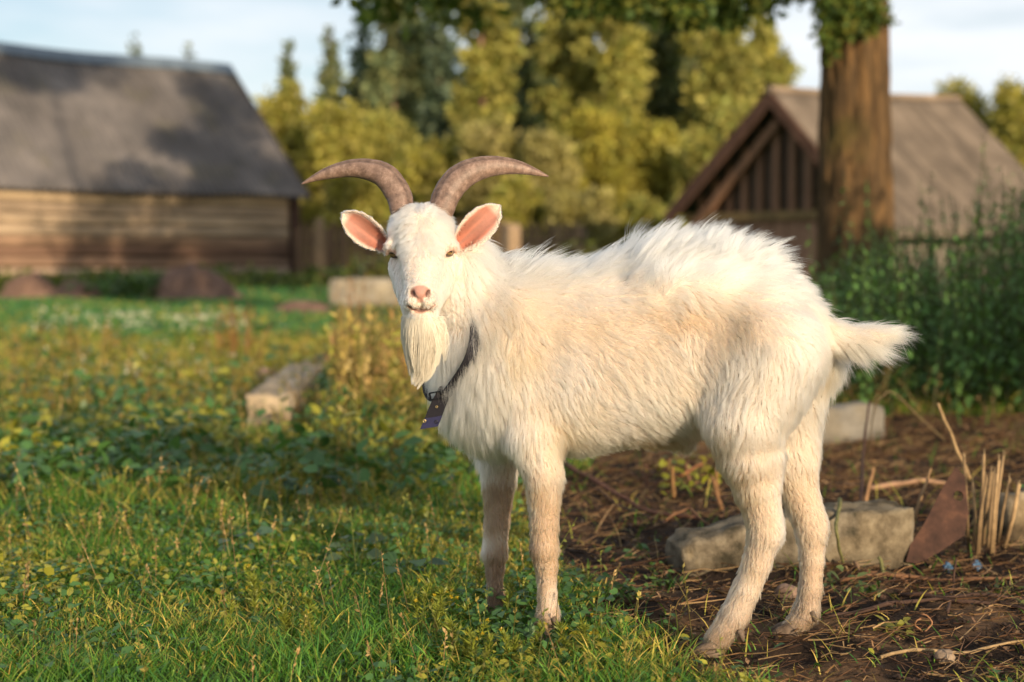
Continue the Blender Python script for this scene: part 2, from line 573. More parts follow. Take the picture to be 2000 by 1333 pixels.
# keep the largest connected piece out of stray bits by dropping what lies below the feet
def vnormals(V, Q):
    n = np.zeros_like(V)
    fn = np.cross(V[Q[:, 2]] - V[Q[:, 0]], V[Q[:, 3]] - V[Q[:, 1]])
    for k in range(4):
        np.add.at(n, Q[:, k], fn)
    return unit(n)
# two light smoothing passes away from the face and ears
nb = np.zeros_like(GV); ct = np.zeros(len(GV))
gpx, gpy = project(GV)
soft = np.where((gpx < 990) & (gpy < 640) & (GV[:, 1] < 2.96), 0.0, 0.5)[:, None]
for it in range(3):
    nb[:] = 0; ct[:] = 0
    for k in range(4):
        np.add.at(nb, GQ[:, k], GV[GQ[:, (k + 1) % 4]]); np.add.at(ct, GQ[:, k], 1)
    GV = GV + soft * (nb / ct[:, None] - GV)
GN = vnormals(GV, GQ)
gpx, gpy = project(GV)
del F, uu, ll, cc, hh, ww

HEADM = (GV[:, 1] < 2.965) & (gpx < 905) & (gpy < 640)
# coat colour per vertex (own colour of hair and skin, incl. dirt)
WHITE, CREAM, DIRT, PINK, EARP = np.array([.73, .66, .555]), np.array([.63, .48, .31]), np.array([.13, .078, .045]), np.array([.62, .27, .20]), np.array([.32, .085, .045])
def coat(P, px, py):
    n1, n2 = fnoise(P, 9, 3), fnoise(P, 22, 9)
    c = np.tile(WHITE, (len(P), 1))
    def blend(f, col):
        nonlocal c
        f = np.clip(f, 0, 1)[:, None]
        c = c * (1 - f) + col * f
    body = smooth01(px, 900, 1000) * smooth01(py, 540, 640)
    blend(body * (0.55 + 0.5 * n1), CREAM)
    g = lambda x, y, rx, ry: np.exp(-((px - x) / rx) ** 2 - ((py - y) / ry) ** 2)
    blend(1.0 * g(1350, 630, 110, 45) * (.75 + .7 * n2), np.array([.52, .38, .24]))
    blend(.9 * g(1010, 670, 90, 110) * (.5 + .8 * n2), np.array([.56, .43, .28]))
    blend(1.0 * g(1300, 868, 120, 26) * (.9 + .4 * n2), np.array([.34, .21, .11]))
    blend(.8 * g(1390, 880, 30, 60), np.array([.30, .22, .15]))
    blend(.9 * g(900, 880, 70, 22), np.array([.40, .30, .22]))
    low = smooth01(P[:, 2], .50, .10)
    legs = smooth01(py, 880, 960)
    fore = (px < 1150)
    blend(legs * fore * (.66 + .5 * low + .7 * n1 + .4 * n2), np.array([.30, .20, .11]))
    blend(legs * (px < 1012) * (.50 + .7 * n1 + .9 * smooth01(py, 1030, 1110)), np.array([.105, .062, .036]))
    blend(g(1040, 1080, 14, 34) * (.8 + .5 * n2), DIRT)
    blend(fore * smooth01(py, 1175, 1240) * (.85 + .5 * n2), np.array([.19, .12, .07]))
    blend(legs * ~fore * (.42 + .6 * n1 + .35 * low), CREAM * np.array([.66, .62, .58]))
    blend(~fore * smooth01(P[:, 2], .14, .05) * (.80 + .5 * n2), np.array([.15, .10, .055]))
    return c
gcol = coat(GV, gpx, gpy)
skin_bare = np.zeros(len(GV))                       # 1 where no hair grows
def paint(f, col):
    global gcol
    f = np.clip(f, 0, 1)[:, None]
    gcol = gcol * (1 - f) + np.asarray(col) * f
hm = (GV[:, 1] < 2.90) & (gpx < 905)
e2 = lambda x, y, rx, ry: ((gpx - x) / rx) ** 2 + ((gpy - y) / ry) ** 2
nose = hm & (e2(821, 570, 22 - .35 * (gpy - 570), 14) < 1) | hm & (e2(821, 587, 6, 10) < 1)
paint(nose * smooth01(e2(821, 574, 23, 19), 1.15, .55), (.44, .23, .18)); skin_bare[nose] = 1
for s in (1, -1):
    nos = hm & (((gpx - (821 + 15.5 * s)) / 5.5) ** 2 + ((gpy - 574 - .25 * s * (gpx - 821 - 15.5 * s) * -1) / 7.5) ** 2 < 1)
    paint(nos * .9, (.085, .035, .028))
mo = 607 - .014 * (gpx - 822) ** 2
lip = hm & (gpy > mo - 2.5) & (gpy < mo + 5.5 - .006 * (gpx - 822) ** 2) & (gpx > 796) & (gpx < 850)
paint(lip * .9, (.46, .25, .19)); skin_bare[lip] = 1
paint((hm & (np.abs(gpy - mo) < 2.6) & (gpx > 795) & (gpx < 851)) * .9, (.16, .075, .06))
for c, n, s in EYES:
    dd = np.linalg.norm((GV - c) * [1, 1, 1.5], axis=1)
    paint(smooth01(dd, .022, .013) * .8, (.50, .27, .20)); skin_bare[dd < .019] = 1
ear_uvw = np.full(len(GV), -1.0)
for a, R, L, hw in EARS:
    q = (GV - a) @ R.T
    u, v, w = q[:, 0] / L, q[:, 1], q[:, 2]
    h = hw * np.interp(u, [-.05, .0, .12, .3, .5, .7, .85, .95, 1.0], [.42, .42, .60, .90, 1.0, .92, .66, .36, .05])
    near = (u > -.03) & (u < 1.02) & (np.abs(v) < h + .006) & (np.abs(w) < .045)
    face = (GN @ R[2]) > 0.15
    inn = near & face
    f = inn * smooth01((v - .08 * hw) / np.maximum(h, .004) * 1.0, .88, .58) * smooth01((-v) / np.maximum(h, .004), .90, .60) * smooth01(u, .95, .80) * smooth01(u, -.02, .10)
    strk = vnoise(np.stack([u * 1.2, v * 120, w * 0], 1), 1.6, 33)
    paint(f * .92, EARP[None] * (1 + .45 * strk[:, None]) * [1, 1, 1] + np.array([.10, .06, .05]) * smooth01(u, .3, .8)[:, None]); skin_bare[inn & (f > .62)] = 1
    ear_uvw[near & (u > .08)] = 1

goat = empty('goat', (.25, 2.95, 0), 'white bearded goat with curved horns and a dark collar facing the camera', 'goat')

def mat_skin():
    t = NT('goat_skin')
    p = t.pos()
    c = t.mix(.25, t.attr(), t.ramp(t.noise(p, 180, 4), [(.3, .55), (.7, 1.0)]), 'MULTIPLY')
    return t.done(c, .55, t.bump(t.noise(p, 420, 3), .35, .002), .35, **{'Subsurface Weight': .12, 'Subsurface Radius': (.012, .004, .002), 'Subsurface Scale': .6})
def mat_fur(name='goat_fur', rough=.42):
    t = NT(name)
    h = t.n('ShaderNodeBsdfHairPrincipled', {'Color': t.attr('tint'), 'Roughness': rough, 'Radial Roughness': .55, 'Random Roughness': .25})
    t.t.links.new(h.outputs[0], t.out.inputs['Surface'])
    return t.m
M_SKIN, M_FUR = mat_skin(), mat_fur()
M_BEARD = mat_fur('beard_hair')
_t = M_BEARD.node_tree
_a = next(n for n in _t.nodes if n.type == 'ATTRIBUTE'); _h = next(n for n in _t.nodes if n.type == 'BSDF_HAIR_PRINCIPLED'); _o = next(n for n in _t.nodes if n.type == 'OUTPUT_MATERIAL')
_d = _t.nodes.new('ShaderNodeBsdfDiffuse'); _m = _t.nodes.new('ShaderNodeMixShader'); _m.inputs[0].default_value = .55
_t.links.new(_a.outputs['Color'], _d.inputs['Color']); _t.links.new(_h.outputs[0], _m.inputs[1]); _t.links.new(_d.outputs[0], _m.inputs[2]); _t.links.new(_m.outputs[0], _o.inputs['Surface'])
scol = gcol * skin_bare[:, None] + (1 - skin_bare[:, None]) * (gcol * .45 + np.array([.26, .19, .15]))
body = mesh_np('body', GV, GQ, M_SKIN, goat, scol)

# ---- hair laid as real strands
TQ = np.vstack([GQ[:, [0, 1, 2]], GQ[:, [0, 2, 3]]])
TA = np.linalg.norm(np.cross(GV[TQ[:, 1]] - GV[TQ[:, 0]], GV[TQ[:, 2]] - GV[TQ[:, 0]]), axis=1)
def sample(n, weight=None):
    w = TA * (1 if weight is None else weight[TQ].mean(1))
    i = rng.choice(len(TQ), n, p=w / w.sum())
    a, b = rng.random(n), rng.random(n)
    m = a + b > 1
    a[m], b[m] = 1 - a[m], 1 - b[m]
    bc = np.stack([1 - a - b, a, b], 1)[:, :, None]
    T = TQ[i]
    return (GV[T] * bc).sum(1), unit((GN[T] * bc).sum(1)), (gcol[T] * bc).sum(1), T
# the lie of the coat at points of the near side: px, py, rearwards, down, length, lift
LAY = [(775, 520, -.1, 1, .010, .3), (785, 590, -.1, 1, .010, .25), (800, 660, -.05, 1, .018, .25), (815, 720, 0, 1, .026, .25), (845, 640, .1, 1, .045, .25), (860, 720, 0, 1, .045, .25), (920, 540, .3, 1, .034, .3), (905, 640, .0, 1, .045, .3), (930, 600, .2, 1, .036, .35), (955, 520, .6, .2, .05, .6), (985, 515, .55, -.5, .055, .75), (1035, 515, .9, -.35, .05, .55),
       (870, 690, -.05, 1, .06, .25), (900, 720, 0, 1, .045, .3), (900, 800, .0, 1, .036, .35), (940, 860, .15, 1, .036, .35), (875, 840, -.15, 1, .03, .35),
       (975, 600, .6, .5, .036, .4), (980, 680, .45, .9, .032, .32), (1040, 750, .45, .9, .03, .3), (1020, 850, .25, 1, .034, .35), (960, 780, .3, 1, .034, .32),
       (1120, 600, 1, .25, .030, .25), (1150, 700, 1, .5, .030, .25), (1200, 800, 1, .4, .032, .24), (1130, 880, .5, .9, .032, .3), (1250, 650, 1, .25, .030, .25),
       (1300, 750, 1, .5, .032, .24), (1300, 850, .9, .5, .038, .3), (1330, 885, .2, 1, .040, .4), (1200, 890, .5, .9, .026, .3), (1100, 530, 1, -.2, .042, .38), (1170, 520, .8, -.5, .055, .5),
       (1240, 505, .6, -.8, .064, .65), (1310, 490, .45, -1, .056, .72), (1390, 488, .45, -1, .052, .70), (1470, 500, .7, -.75, .046, .6), (1540, 530, .9, -.3, .034, .5), (1590, 585, .95, .05, .030, .45), (1620, 650, .8, .4, .034, .4),
       (1300, 545, .35, -.75, .048, .4), (1420, 545, .6, -.5, .046, .4), (1200, 560, .9, -.2, .036, .3), (1340, 585, .7, .75, .03, .42), (1450, 585, .9, .6, .034, .4), (1430, 640, .75, .8, .034, .42), (1360, 640, .9, .6, .026, .45),
       (1550, 620, .85, .5, .036, .32), (1500, 700, .15, 1, .036, .32), (1450, 760, -.35, 1, .036, .32), (1580, 720, .25, 1, .036, .34), (1430, 850, -.2, 1, .03, .34), (1500, 850, 0, 1, .030, .3), (1600, 800, .15, 1, .036, .36),
       (1370, 720, .6, .8, .03, .25), (1380, 800, .2, 1, .032, .3), (1490, 930, .05, 1, .022, .28), (1560, 930, .15, 1, .022, .3), (1440, 930, -.1, 1, .02, .3), (1490, 1000, .1, 1, .013, .3), (1520, 1030, .2, 1, .017, .4), (1490, 1100, -.2, 1, .012, .25), (1440, 1200, -.3, 1, .015, .3),
       (1400, 1260, -.4, 1, .016, .3), (1580, 1000, .15, 1, .013, .28), (1610, 1020, .25, 1, .017, .4), (1588, 1110, 0, 1, .011, .25), (1575, 1200, -.15, 1, .014, .32), (1550, 1230, -.5, 1, .014, .3),
       (1065, 930, .1, 1, .022, .3), (1065, 1000, 0, 1, .013, .26), (1065, 1150, 0, 1, .010, .25), (1060, 1230, -.3, 1, .013, .3), (975, 920, .1, 1, .018, .3), (970, 1000, 0, 1, .012, .26), (966, 1150, 0, 1, .010, .25), (960, 1220, -.2, 1, .012, .3),
       (1100, 930, .35, 1, .024, .4), (1655, 625, 1, -.35, .040, .42), (1740, 640, 1, -.22, .040, .35), (1690, 690, .85, .55, .048, .45), (1650, 705, .6, .8, .036, .4), (1760, 665, 1, .15, .03, .25)]
HLAY = [(757, 470, -.3, 1, .006, .22), (890, 470, .3, 1, .006, .22), (768, 478, -.3, 1, .008, .25), (878, 478, .3, 1, .008, .25), (750, 462, -.4, 1, .007, .22), (897, 462, .4, 1, .007, .22), (764, 508, -.2, 1, .006, .25), (882, 508, .2, 1, .007, .25), (762, 492, -.3, 1, .004, .2), (884, 491, .3, 1, .004, .2), (823, 415, 0, -.2, .014, .4), (795, 425, -.5, .7, .020, .35), (850, 425, .5, .7, .020, .35), (780, 455, -.5, 1, .022, .35), (868, 455, .5, 1, .022, .35), (823, 450, .05, 1, .022, .3), (823, 480, .0, 1, .014, .3),
        (805, 475, -.6, .9, .020, .35), (842, 475, .6, .9, .020, .35), (823, 510, 0, -.9, .008, .3), (823, 545, 0, -1, .005, .25), (790, 530, -.6, .6, .010, .3), (855, 530, .6, .6, .010, .3), (770, 520, -.5, 1, .012, .35), (885, 520, .5, 1, .016, .35),
        (780, 570, -.4, 1, .011, .35), (868, 575, .5, .9, .014, .35), (800, 595, -.6, .4, .0045, .3), (842, 592, .6, .4, .0045, .3), (822, 622, 0, 1, .010, .4), (790, 605, -.4, 1, .011, .35), (860, 610, .4, 1, .022, .35), (890, 570, .3, 1, .026, .35)]
def lay_at(tab, px, py):
    T = np.array(tab)
    d2 = (px[:, None] - T[None, :, 0]) ** 2 + (py[:, None] - T[None, :, 1]) ** 2
    w = 1 / (d2 + 60) ** 1.6
    w /= w.sum(1, keepdims=True)
    return w @ T[:, 2:]
def grow(name, P, N, col, rear, down, length, lift, m, K=6, clump=.010, tight=.65, wave=.0, radius=.00034, droop=.25, parent=goat, seed=0, headlike=None, tipw=.15, jit=.22, cvar=.55):
    n = len(P)
    back = np.where(headlike[:, None], np.array([1.0, 0, 0]), -AF) if headlike is not None else np.tile(-AF, (n, 1))
    flow = back * rear[:, None] + np.array([0, 0, -1.0]) * down[:, None]
    # slow swirl of the lie, then lock by lock
    ax = N
    ang = .45 * fnoise(P, 14, seed + 40) + .25 * vnoise(P, 45, seed + 50)
    flow = flow * np.cos(ang)[:, None] + np.cross(ax, flow) * np.sin(ang)[:, None]
    flow = flow - N * (flow * N).sum(1, keepdims=True)
    flow = unit(flow + 1e-6)
    cid = np.floor(P / clump + 0.35 * np.stack([vnoise(P, 60, 71 + k) for k in range(3)], 1)).astype(np.int64)
    h = [hash3(cid[:, 0], cid[:, 1], cid[:, 2], seed + 90 + k) for k in range(7)]
    cc = (cid + .5) * clump + (np.stack(h[:3], 1) - .5) * clump * .6
    cdir = np.stack(h[3:6], 1) - .5
    L = length * (.72 + .5 * h[6]) * (.8 + .35 * rng.random(n))
    d = unit(flow * (1 - .55 * lift)[:, None] + N * lift[:, None] + cdir * cvar + rng.normal(0, jit * .5, (n, 3)))
    s = np.linspace(0, 1, K)
    to_c = cc - P
    to_c -= N * (to_c * N).sum(1, keepdims=True)
    ph = h[0] * 6.28
    side = np.cross(N, flow)
    pts = np.empty((n, K, 3), np.float32)
    for k in range(K):
        q = s[k]
        p = P + d * (L * q)[:, None] + flow * (L * .28 * q * q)[:, None] - N * (L * (lift * .18) * q * q)[:, None]
        p = p + np.array([0, 0, -1.0]) * (L * droop * q * q)[:, None]
        p = p + to_c * (np.broadcast_to(tight, (n,))[:, None] * q ** 1.2)
        if wave:
            p = p + side * (wave * L * np.sin(ph + q * 5.0) * q)[:, None]
        pts[:, k] = p
    return strands(name, pts, col, m, radius, parent, tipw)
def strands(name, pts, col, m, radius, parent, tipw=.15):
    n, K, _ = pts.shape
    o0 = np.array(parent.location) + (np.array(parent.parent.location) if parent.parent else 0)
    hc = bpy.data.hair_curves.new(name)
    hc.add_curves([K] * n)
    hc.points.foreach_set('position', (pts - o0).astype(np.float32).ravel())
    r = hc.attributes.get('radius') or hc.attributes.new('radius', 'FLOAT', 'POINT')
    prof = np.interp(np.linspace(0, 1, K), [0, .5, 1], [1, .85, tipw])
    r.data.foreach_set('value', (np.tile(prof, n) * np.repeat(np.broadcast_to(radius, (n,)), K)).astype(np.float32))
    t = hc.attributes.new('tint', 'FLOAT_COLOR', 'CURVE')
    c = np.hstack([np.clip(col, .01, .96), np.ones((n, 1))]).astype(np.float32)
    t.data.foreach_set('color', c.ravel())
    hc.materials.append(m)
    return link(name, hc, parent)

def coat_hair(N0):
    wt_ = np.where(HEADM, 2.6, 1.0) * (1 - skin_bare)
    wt_ = np.where(ear_uvw > 0, 2.0, wt_) * (1 - skin_bare)
    P, N, col, T = sample(N0, wt_)
    px, py = project(P)
    hd = HEADM[T].mean(1) > .5
    A = lay_at(LAY, px, py)
    H = lay_at(HLAY, px, py)
    A = np.where(hd[:, None], H, A)
    ear = ear_uvw[T].mean(1) > .3
    rear, down, ln, lf = A.T
    ln = np.where(hd & (py > 495), ln * .62, ln)
    s = np.where(px < 823, -1, 1)
    rear = np.where(ear, s * .8, rear); down = np.where(ear, -.6, down); ln = np.where(ear, .0045, ln); lf = np.where(ear, .3, lf)
    ln = ln * np.where(hd | (px > 1625), 1, 1 - .38 * smooth01(py, 540, 620) * smooth01(px, 930, 1010))
    ln = ln * np.where(skin_bare[T].mean(1) > .3, .4, 1)
    col = col * (.93 + .1 * rng.random((len(P), 1)))
    return P, N, col, rear, down, ln, lf, hd, ear
P, N, col, rear, down, ln, lf, hd, hear = coat_hair(300000)
hdm = hd = hd | hear
hear = hear[hd]
grow('fur', P[~hdm], N[~hdm], col[~hdm], rear[~hdm], down[~hdm], ln[~hdm], lf[~hdm], M_FUR, clump=.0075, tight=.6, seed=1, radius=.00033, headlike=hd[~hdm], wave=.05, jit=.16, cvar=.42)
grow('face_fur', P[hdm], N[hdm], col[hdm], rear[hdm], down[hdm], ln[hdm], lf[hdm], M_FUR, K=7, clump=.0085, tight=np.where(hear, .12, .55), seed=2, radius=.00026, headlike=hd[hdm], wave=.14, droop=.1, jit=.10, cvar=.30)
# long guard hair standing along the spine
wgt = ((gpx > 960) & (gpx < 1600) & (GN[:, 2] > .45) & (gpy < 600) & (np.abs((GV - BC) @ BN) < .075)).astype(float)
wgt *= .5 + 1.6 * smooth01(gpx, 1150, 1280)
P, N, col, T = sample(9000, wgt)
px, py = project(P)
A = lay_at(LAY, px, py)
rear, down, ln, lf = A.T
grow('crest_hair', P, N, col, rear * 1.0, down - .1, ln * 1.35, np.clip(lf * 1.25, .5, .95), M_FUR, K=7, clump=.017, tight=.88, seed=3, radius=.00038, droop=.06, wave=.06, tipw=.12, jit=.05)

# ---- horns
def mat_horn():
    t = NT('horn')
    p = t.pos()
    a = t.noise(p, 95, 7, .7)
    c = t.ramp(a, [(.25, (.095, .06, .046)), (.5, (.22, .145, .112)), (.75, (.37, .265, .215))])
    c = t.mix(1.0, c, t.attr(), 'MULTIPLY')
    f = t.noise(t.pos((1, 1, 1)), 260, 4, .6)
    c = t.mix(.35, c, t.ramp(f, [(.3, .45), (.7, 1.0)]), 'MULTIPLY')
    return t.done(c, .5, t.bump(f, .45, .002), .4)
M_HORN = mat_horn()
def horn(path, widths, deps, keel):
    path = np.array(path, float); n0 = len(path)
    tt = np.linspace(0, 1, n0); t = np.linspace(0, 1, 64)
    def spline(col):
        # Catmull-Rom through the points
        x = np.concatenate([[2 * col[0] - col[1]], col, [2 * col[-1] - col[-2]]])
        s = t * (n0 - 1); i = np.minimum(s.astype(int), n0 - 2); f = s - i
        a, b, c_, d_ = x[i], x[i + 1], x[i + 2], x[i + 3]
        return .5 * (2 * b + (c_ - a) * f + (2 * a - 5 * b + 4 * c_ - d_) * f ** 2 + (3 * b - a - 3 * c_ + d_) * f ** 3)
    px, py, w, y = spline(path[:, 0]), spline(path[:, 1]), spline(np.array(widths, float)), spline(np.array(deps, float))
    pts = np.array([W(*q) for q in zip(px, py, y)])
    T = unit(np.gradient(pts, axis=0))
    V, Fc, col = [], [], []
    n = 28
    for i in range(64):
        r = max(w[i] * y[i] / FPX / 2, .0012)
        out = unit(np.cross(T[i], [0, -1, 0])) * keel     # in the picture plane, towards the inner (keel) side
        fwd = np.cross(out, T[i])
        fwd = fwd if fwd[1] < 0 else -fwd
        r *= 1 + .014 * math.sin(i * 1.15) * (1 - t[i]) + .007 * math.sin(i * 2.7 + 1)
        for k in range(n):
            a = 2 * math.pi * k / n
            cx, cy = math.cos(a), math.sin(a)
            sharp = max(0, cx) ** 4
            rr = r * (1 + .13 * sharp - .06 * max(0, -cx) ** 2)
            groove = -.10 * r * math.exp(-((a - .62) / .13) ** 2)
            V.append(pts[i] + out * cx * (rr + groove) + fwd * cy * (rr * .86 + groove))
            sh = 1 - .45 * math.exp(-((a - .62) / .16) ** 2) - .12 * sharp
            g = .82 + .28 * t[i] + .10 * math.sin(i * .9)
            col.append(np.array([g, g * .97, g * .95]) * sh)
    for i in range(63):
        for k in range(n):
            Fc.append((i * n + k, i * n + (k + 1) % n, (i + 1) * n + (k + 1) % n, (i + 1) * n + k))
    Fc.append(tuple(range(63 * n, 64 * n)))
    Fc.append(tuple(range(n))[::-1])
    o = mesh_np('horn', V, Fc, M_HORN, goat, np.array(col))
    bm_flip(o)
    return o
def bm_flip(o):
    import bmesh
    b = bmesh.new(); b.from_mesh(o.data)
    bmesh.ops.recalc_face_normals(b, faces=b.faces)
    b.to_mesh(o.data); b.free()
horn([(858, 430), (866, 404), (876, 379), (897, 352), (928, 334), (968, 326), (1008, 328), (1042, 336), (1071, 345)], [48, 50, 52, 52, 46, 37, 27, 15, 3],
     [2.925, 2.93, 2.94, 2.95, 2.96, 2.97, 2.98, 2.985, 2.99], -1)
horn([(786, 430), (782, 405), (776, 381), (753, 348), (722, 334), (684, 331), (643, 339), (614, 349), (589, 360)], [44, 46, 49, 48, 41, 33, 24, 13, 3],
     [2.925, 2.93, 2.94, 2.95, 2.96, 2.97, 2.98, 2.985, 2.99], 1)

# ---- eyes
def mat_eye():
    t = NT('eye')
    return t.done(t.attr(), .08, None, .6)
M_EYE = mat_eye()
for c, n, s in EYES:
    V, Fc, col = [], [], []
    up = np.array([0, 0, 1.0]); tx = unit(np.cross(n, up)); up = np.cross(tx, n)
    cen = c - n * .0085
    fw = unit(n + np.array([-.25 * s, -.5, -.1]))
    for i in range(17):
        for k in range(24):
            th, ph = math.pi * i / 16, 2 * math.pi * k / 24
            q = n * math.cos(th) + (tx * math.cos(ph) + up * math.sin(ph)) * math.sin(th)
            V.append(cen + q * .0118)
            a, b = q @ unit(np.cross(fw, up)), q @ up
            r = math.hypot(a, b)
            cc_ = (.02, .012, .008) if (abs(b) < .20 and abs(a) < .45) else ((.20, .125, .05) if r < .66 else (.10, .06, .045))
            col.append(cc_)
    for i in range(16):
        for k in range(24):
            Fc.append((i * 24 + k, (i + 1) * 24 + k, (i + 1) * 24 + (k + 1) % 24, i * 24 + (k + 1) % 24))
    bm_flip(mesh_np('eye', V, Fc, M_EYE, goat, np.array(col)))

# ---- beard: long straight hair from the chin and throat, drawn into a point
BV = BVHTree.FromPolygons([tuple(v) for v in GV.tolist()], [tuple(q) for q in GQ.tolist()])
def cast(px, py):
    r = Vector(ray(px, py)).normalized()
    p, n, i, d = BV.ray_cast(Vector(CAM), r)
    return (np.array(p), np.array(n)) if p is not None else (None, None)
w_ = ((gpx > 788) & (gpx < 864) & (gpy > 616) & (gpy < 662) & (GV[:, 1] < 2.93) & (GN[:, 2] < .55)).astype(float) * (1 - skin_bare)
P, N, col, T = sample(22000, w_)
px, py = project(P)
K = 10
fx = np.clip((px - 788) / 76 + rng.normal(0, .07, len(px)), 0, 1)
ex = np.interp(fx, [0, .25, .55, .8, 1], [801, 812, 828, 848, 872])
lock = np.floor(fx * 14 + 1.2 * vnoise(P, 90, 5)).astype(int)
lk = hash3(lock, lock * 0, lock * 0, 4)
ey = np.interp(fx, [0, .25, .45, .65, 1], [705, 748, 764, 738, 692]) + (lk - .6) * 22 - 85 * rng.random(len(P)) ** 1.8
ex = ex + (lk - .5) * 13
ends = np.array([W(a, b, 2.835 + .05 * c_) for a, b, c_ in zip(ex, ey, rng.random(len(P)))])
s = np.linspace(0, 1, K)
pts = np.empty((len(P), K, 3), np.float32)
bel = np.where(fx < .3, -.003, .003)[:, None] * np.array([1.0, 0, 0])
L = np.linalg.norm(ends - P, axis=1)
for k in range(K):
    q = s[k]
    hook = np.array([-.012, 0, .003]) * smooth01(q, .8, 1.0) * np.exp(-((fx - .4) / .25) ** 2)[:, None]
    pts[:, k] = P * (1 - q) + ends * q + N * (.012 * math.sin(q * math.pi) * (1 - .4 * q)) + bel * math.sin(q * math.pi) + hook \
        + (np.array([1.0, .4, 0]) * (.0028 * np.sin(q * 9 + lk * 20) * q)[:, None]) + rng.normal(0, .0012, (len(P), 3)) * q
cb = np.tile(np.array([.86, .785, .66]), (len(P), 1)) * (.80 + .24 * lk[:, None]) * (.95 + .08 * rng.random((len(P), 1)))
strands('beard', pts, cb, M_BEARD, .00042, goat, .25)

# ---- collar: a strap round the neck, cut by the plane through three seen points
def mat_plain(name, col, rough=.5, spec=.4, metal=0.0, bumps=None, noise=None):
    t = NT(name)
    c = col
    if noise:
        c = t.mix(noise[1], (*col, 1), t.ramp(t.noise(t.pos(), noise[0], 4), [(.3, .25), (.7, 1.0)]), 'MULTIPLY')
    nm = t.bump(t.noise(t.pos(), bumps[0], 4), bumps[1], .003) if bumps else None
    return t.done(c, rough, nm, spec, Metallic=metal)
M_STRAP = mat_plain('collar_webbing', (.012, .011, .016), .75, .25, 0, (900, .5))
M_EDGE = mat_plain('collar_edge', (.03, .09, .17), .6, .3, 0, (900, .4))
M_TIP = mat_plain('collar_leather', (.018, .017, .055), .45, .4)
M_BRASS = mat_plain('brass', (.55, .42, .2), .3, .5, 1.0)
M_STEEL = mat_plain('dark_steel', (.03, .03, .035), .35, .5, .9)
q1, q2, q3 = cast(950, 592)[0], cast(930, 675)[0], cast(868, 772)[0]
cn = unit(np.cross(q2 - q1, q3 - q1))
ctr = B(905, 640, .04); ctr = ctr - cn * ((ctr - q1) @ cn)
e1 = unit(np.array([0, 0, 1.0]) - cn * cn[2]); e2_ = np.cross(cn, e1)
ring = []
for k in range(72):
    a = 2 * math.pi * k / 72
    dr = e1 * math.cos(a) + e2_ * math.sin(a)
    p, n, i, dist = BV.ray_cast(Vector(ctr + dr * .40), Vector(-dr))
    rad = (Vector(p) - Vector(ctr)).length if p is not None else .12
    ring.append(min(rad, .16))
ring = np.array(ring)
for it in range(4):
    ring = .25 * np.roll(ring, 1) + .5 * ring + .25 * np.roll(ring, -1)
ring = ring + .001 + .012 * smooth01(-np.cos(np.arange(72) * 2 * math.pi / 72), -.2, .6)
ang = np.arange(72) * 2 * math.pi / 72
RP = ctr + ring[:, None] * (e1 * np.cos(ang)[:, None] + e2_ * np.sin(ang)[:, None])
RO = unit(RP - ctr)
if cn[0] > 0: cn = -cn                               # towards the head
def band(lo, hi, t0, t1, name, m, parent):
    V, Fc = [], []
    for k in range(72):
        for w2, tt in ((lo, t0), (hi, t0), (hi, t1), (lo, t1)):
            tp_ = smooth01(np.array(math.cos(ang[k])), -.55, .25)
            V.append(RP[k] + cn * w2 + RO[k] * (tt - .026 * tp_ * (w2 + .0215) / .043))
    for k in range(72):
        j = (k + 1) % 72
        for c_ in range(4):
            d_ = (c_ + 1) % 4
            Fc.append((k * 4 + c_, k * 4 + d_, j * 4 + d_, j * 4 + c_))
    o = mesh_np(name, V, Fc, m, parent, None, False)
    bm_flip(o)
    return o
collar = band(-.019, .019, 0, .004, 'collar', M_STRAP, goat)
edge = band(-.0215, -.0192, .0002, .0046, 'collar_edge', M_EDGE, None)
edge.parent = collar
edge.data.transform(Matrix.Translation(-Vector(goat.location)))
# the free end of the strap hangs from the buckle below the beard
def strip(pl, hw, th, name, m, parent, side):
    V, Fc = [], []
    pl = np.array(pl)
    T = unit(np.gradient(pl, axis=0))
    for p, t_ in zip(pl, T):
        n_ = unit(np.cross(t_, side))
        for a_, b_ in ((-1, 0), (1, 0), (1, 1), (-1, 1)):
            V.append(p + side * hw * a_ - n_ * th * (b_ - .5))
    for i in range(len(pl) - 1):
        for c_ in range(4):
            d_ = (c_ + 1) % 4
            Fc.append((i * 4 + c_, i * 4 + d_, i * 4 + 4 + d_, i * 4 + 4 + c_))
    Fc += [(0, 1, 2, 3), tuple(range(len(V) - 4, len(V)))]
    o = mesh_np(name, V, Fc, m, parent, None, False)
    bm_flip(o)
    return o
yd = cast(858, 770)[0][1] - .045
def lp(a): return [W(x, y, yd) for x, y in a]
sd = unit(np.array([1.0, -.15, .18]))
strip(lp([(876, 752), (862, 778), (852, 800), (845, 820)]), .0185, .0045, 'strap_end', M_STRAP, collar, sd)
strip([p - np.array([0, .0015, 0]) for p in lp([(846.5, 815), (843, 824), (838, 836)])], .0187, .0058, 'leather_tip', M_TIP, collar, sd)
b_ = MB()
c0 = W(858, 772, yd - .004)
for u, v, w2, h2 in ((-1, 0, .0015, .007), (1, 0, .0015, .007), (0, -1, .0195, .0015), (0, 1, .0195, .0015)):
    b_.box(c0 + sd * u * .0195 + np.array([-.25, 0, .97]) * v * .007, (w2, .0022, h2), np.array([sd, unit(np.cross(sd, [-.25, 0, -.97])), [-.25, 0, .97]]))
b_.build('buckle', M_STEEL, collar)
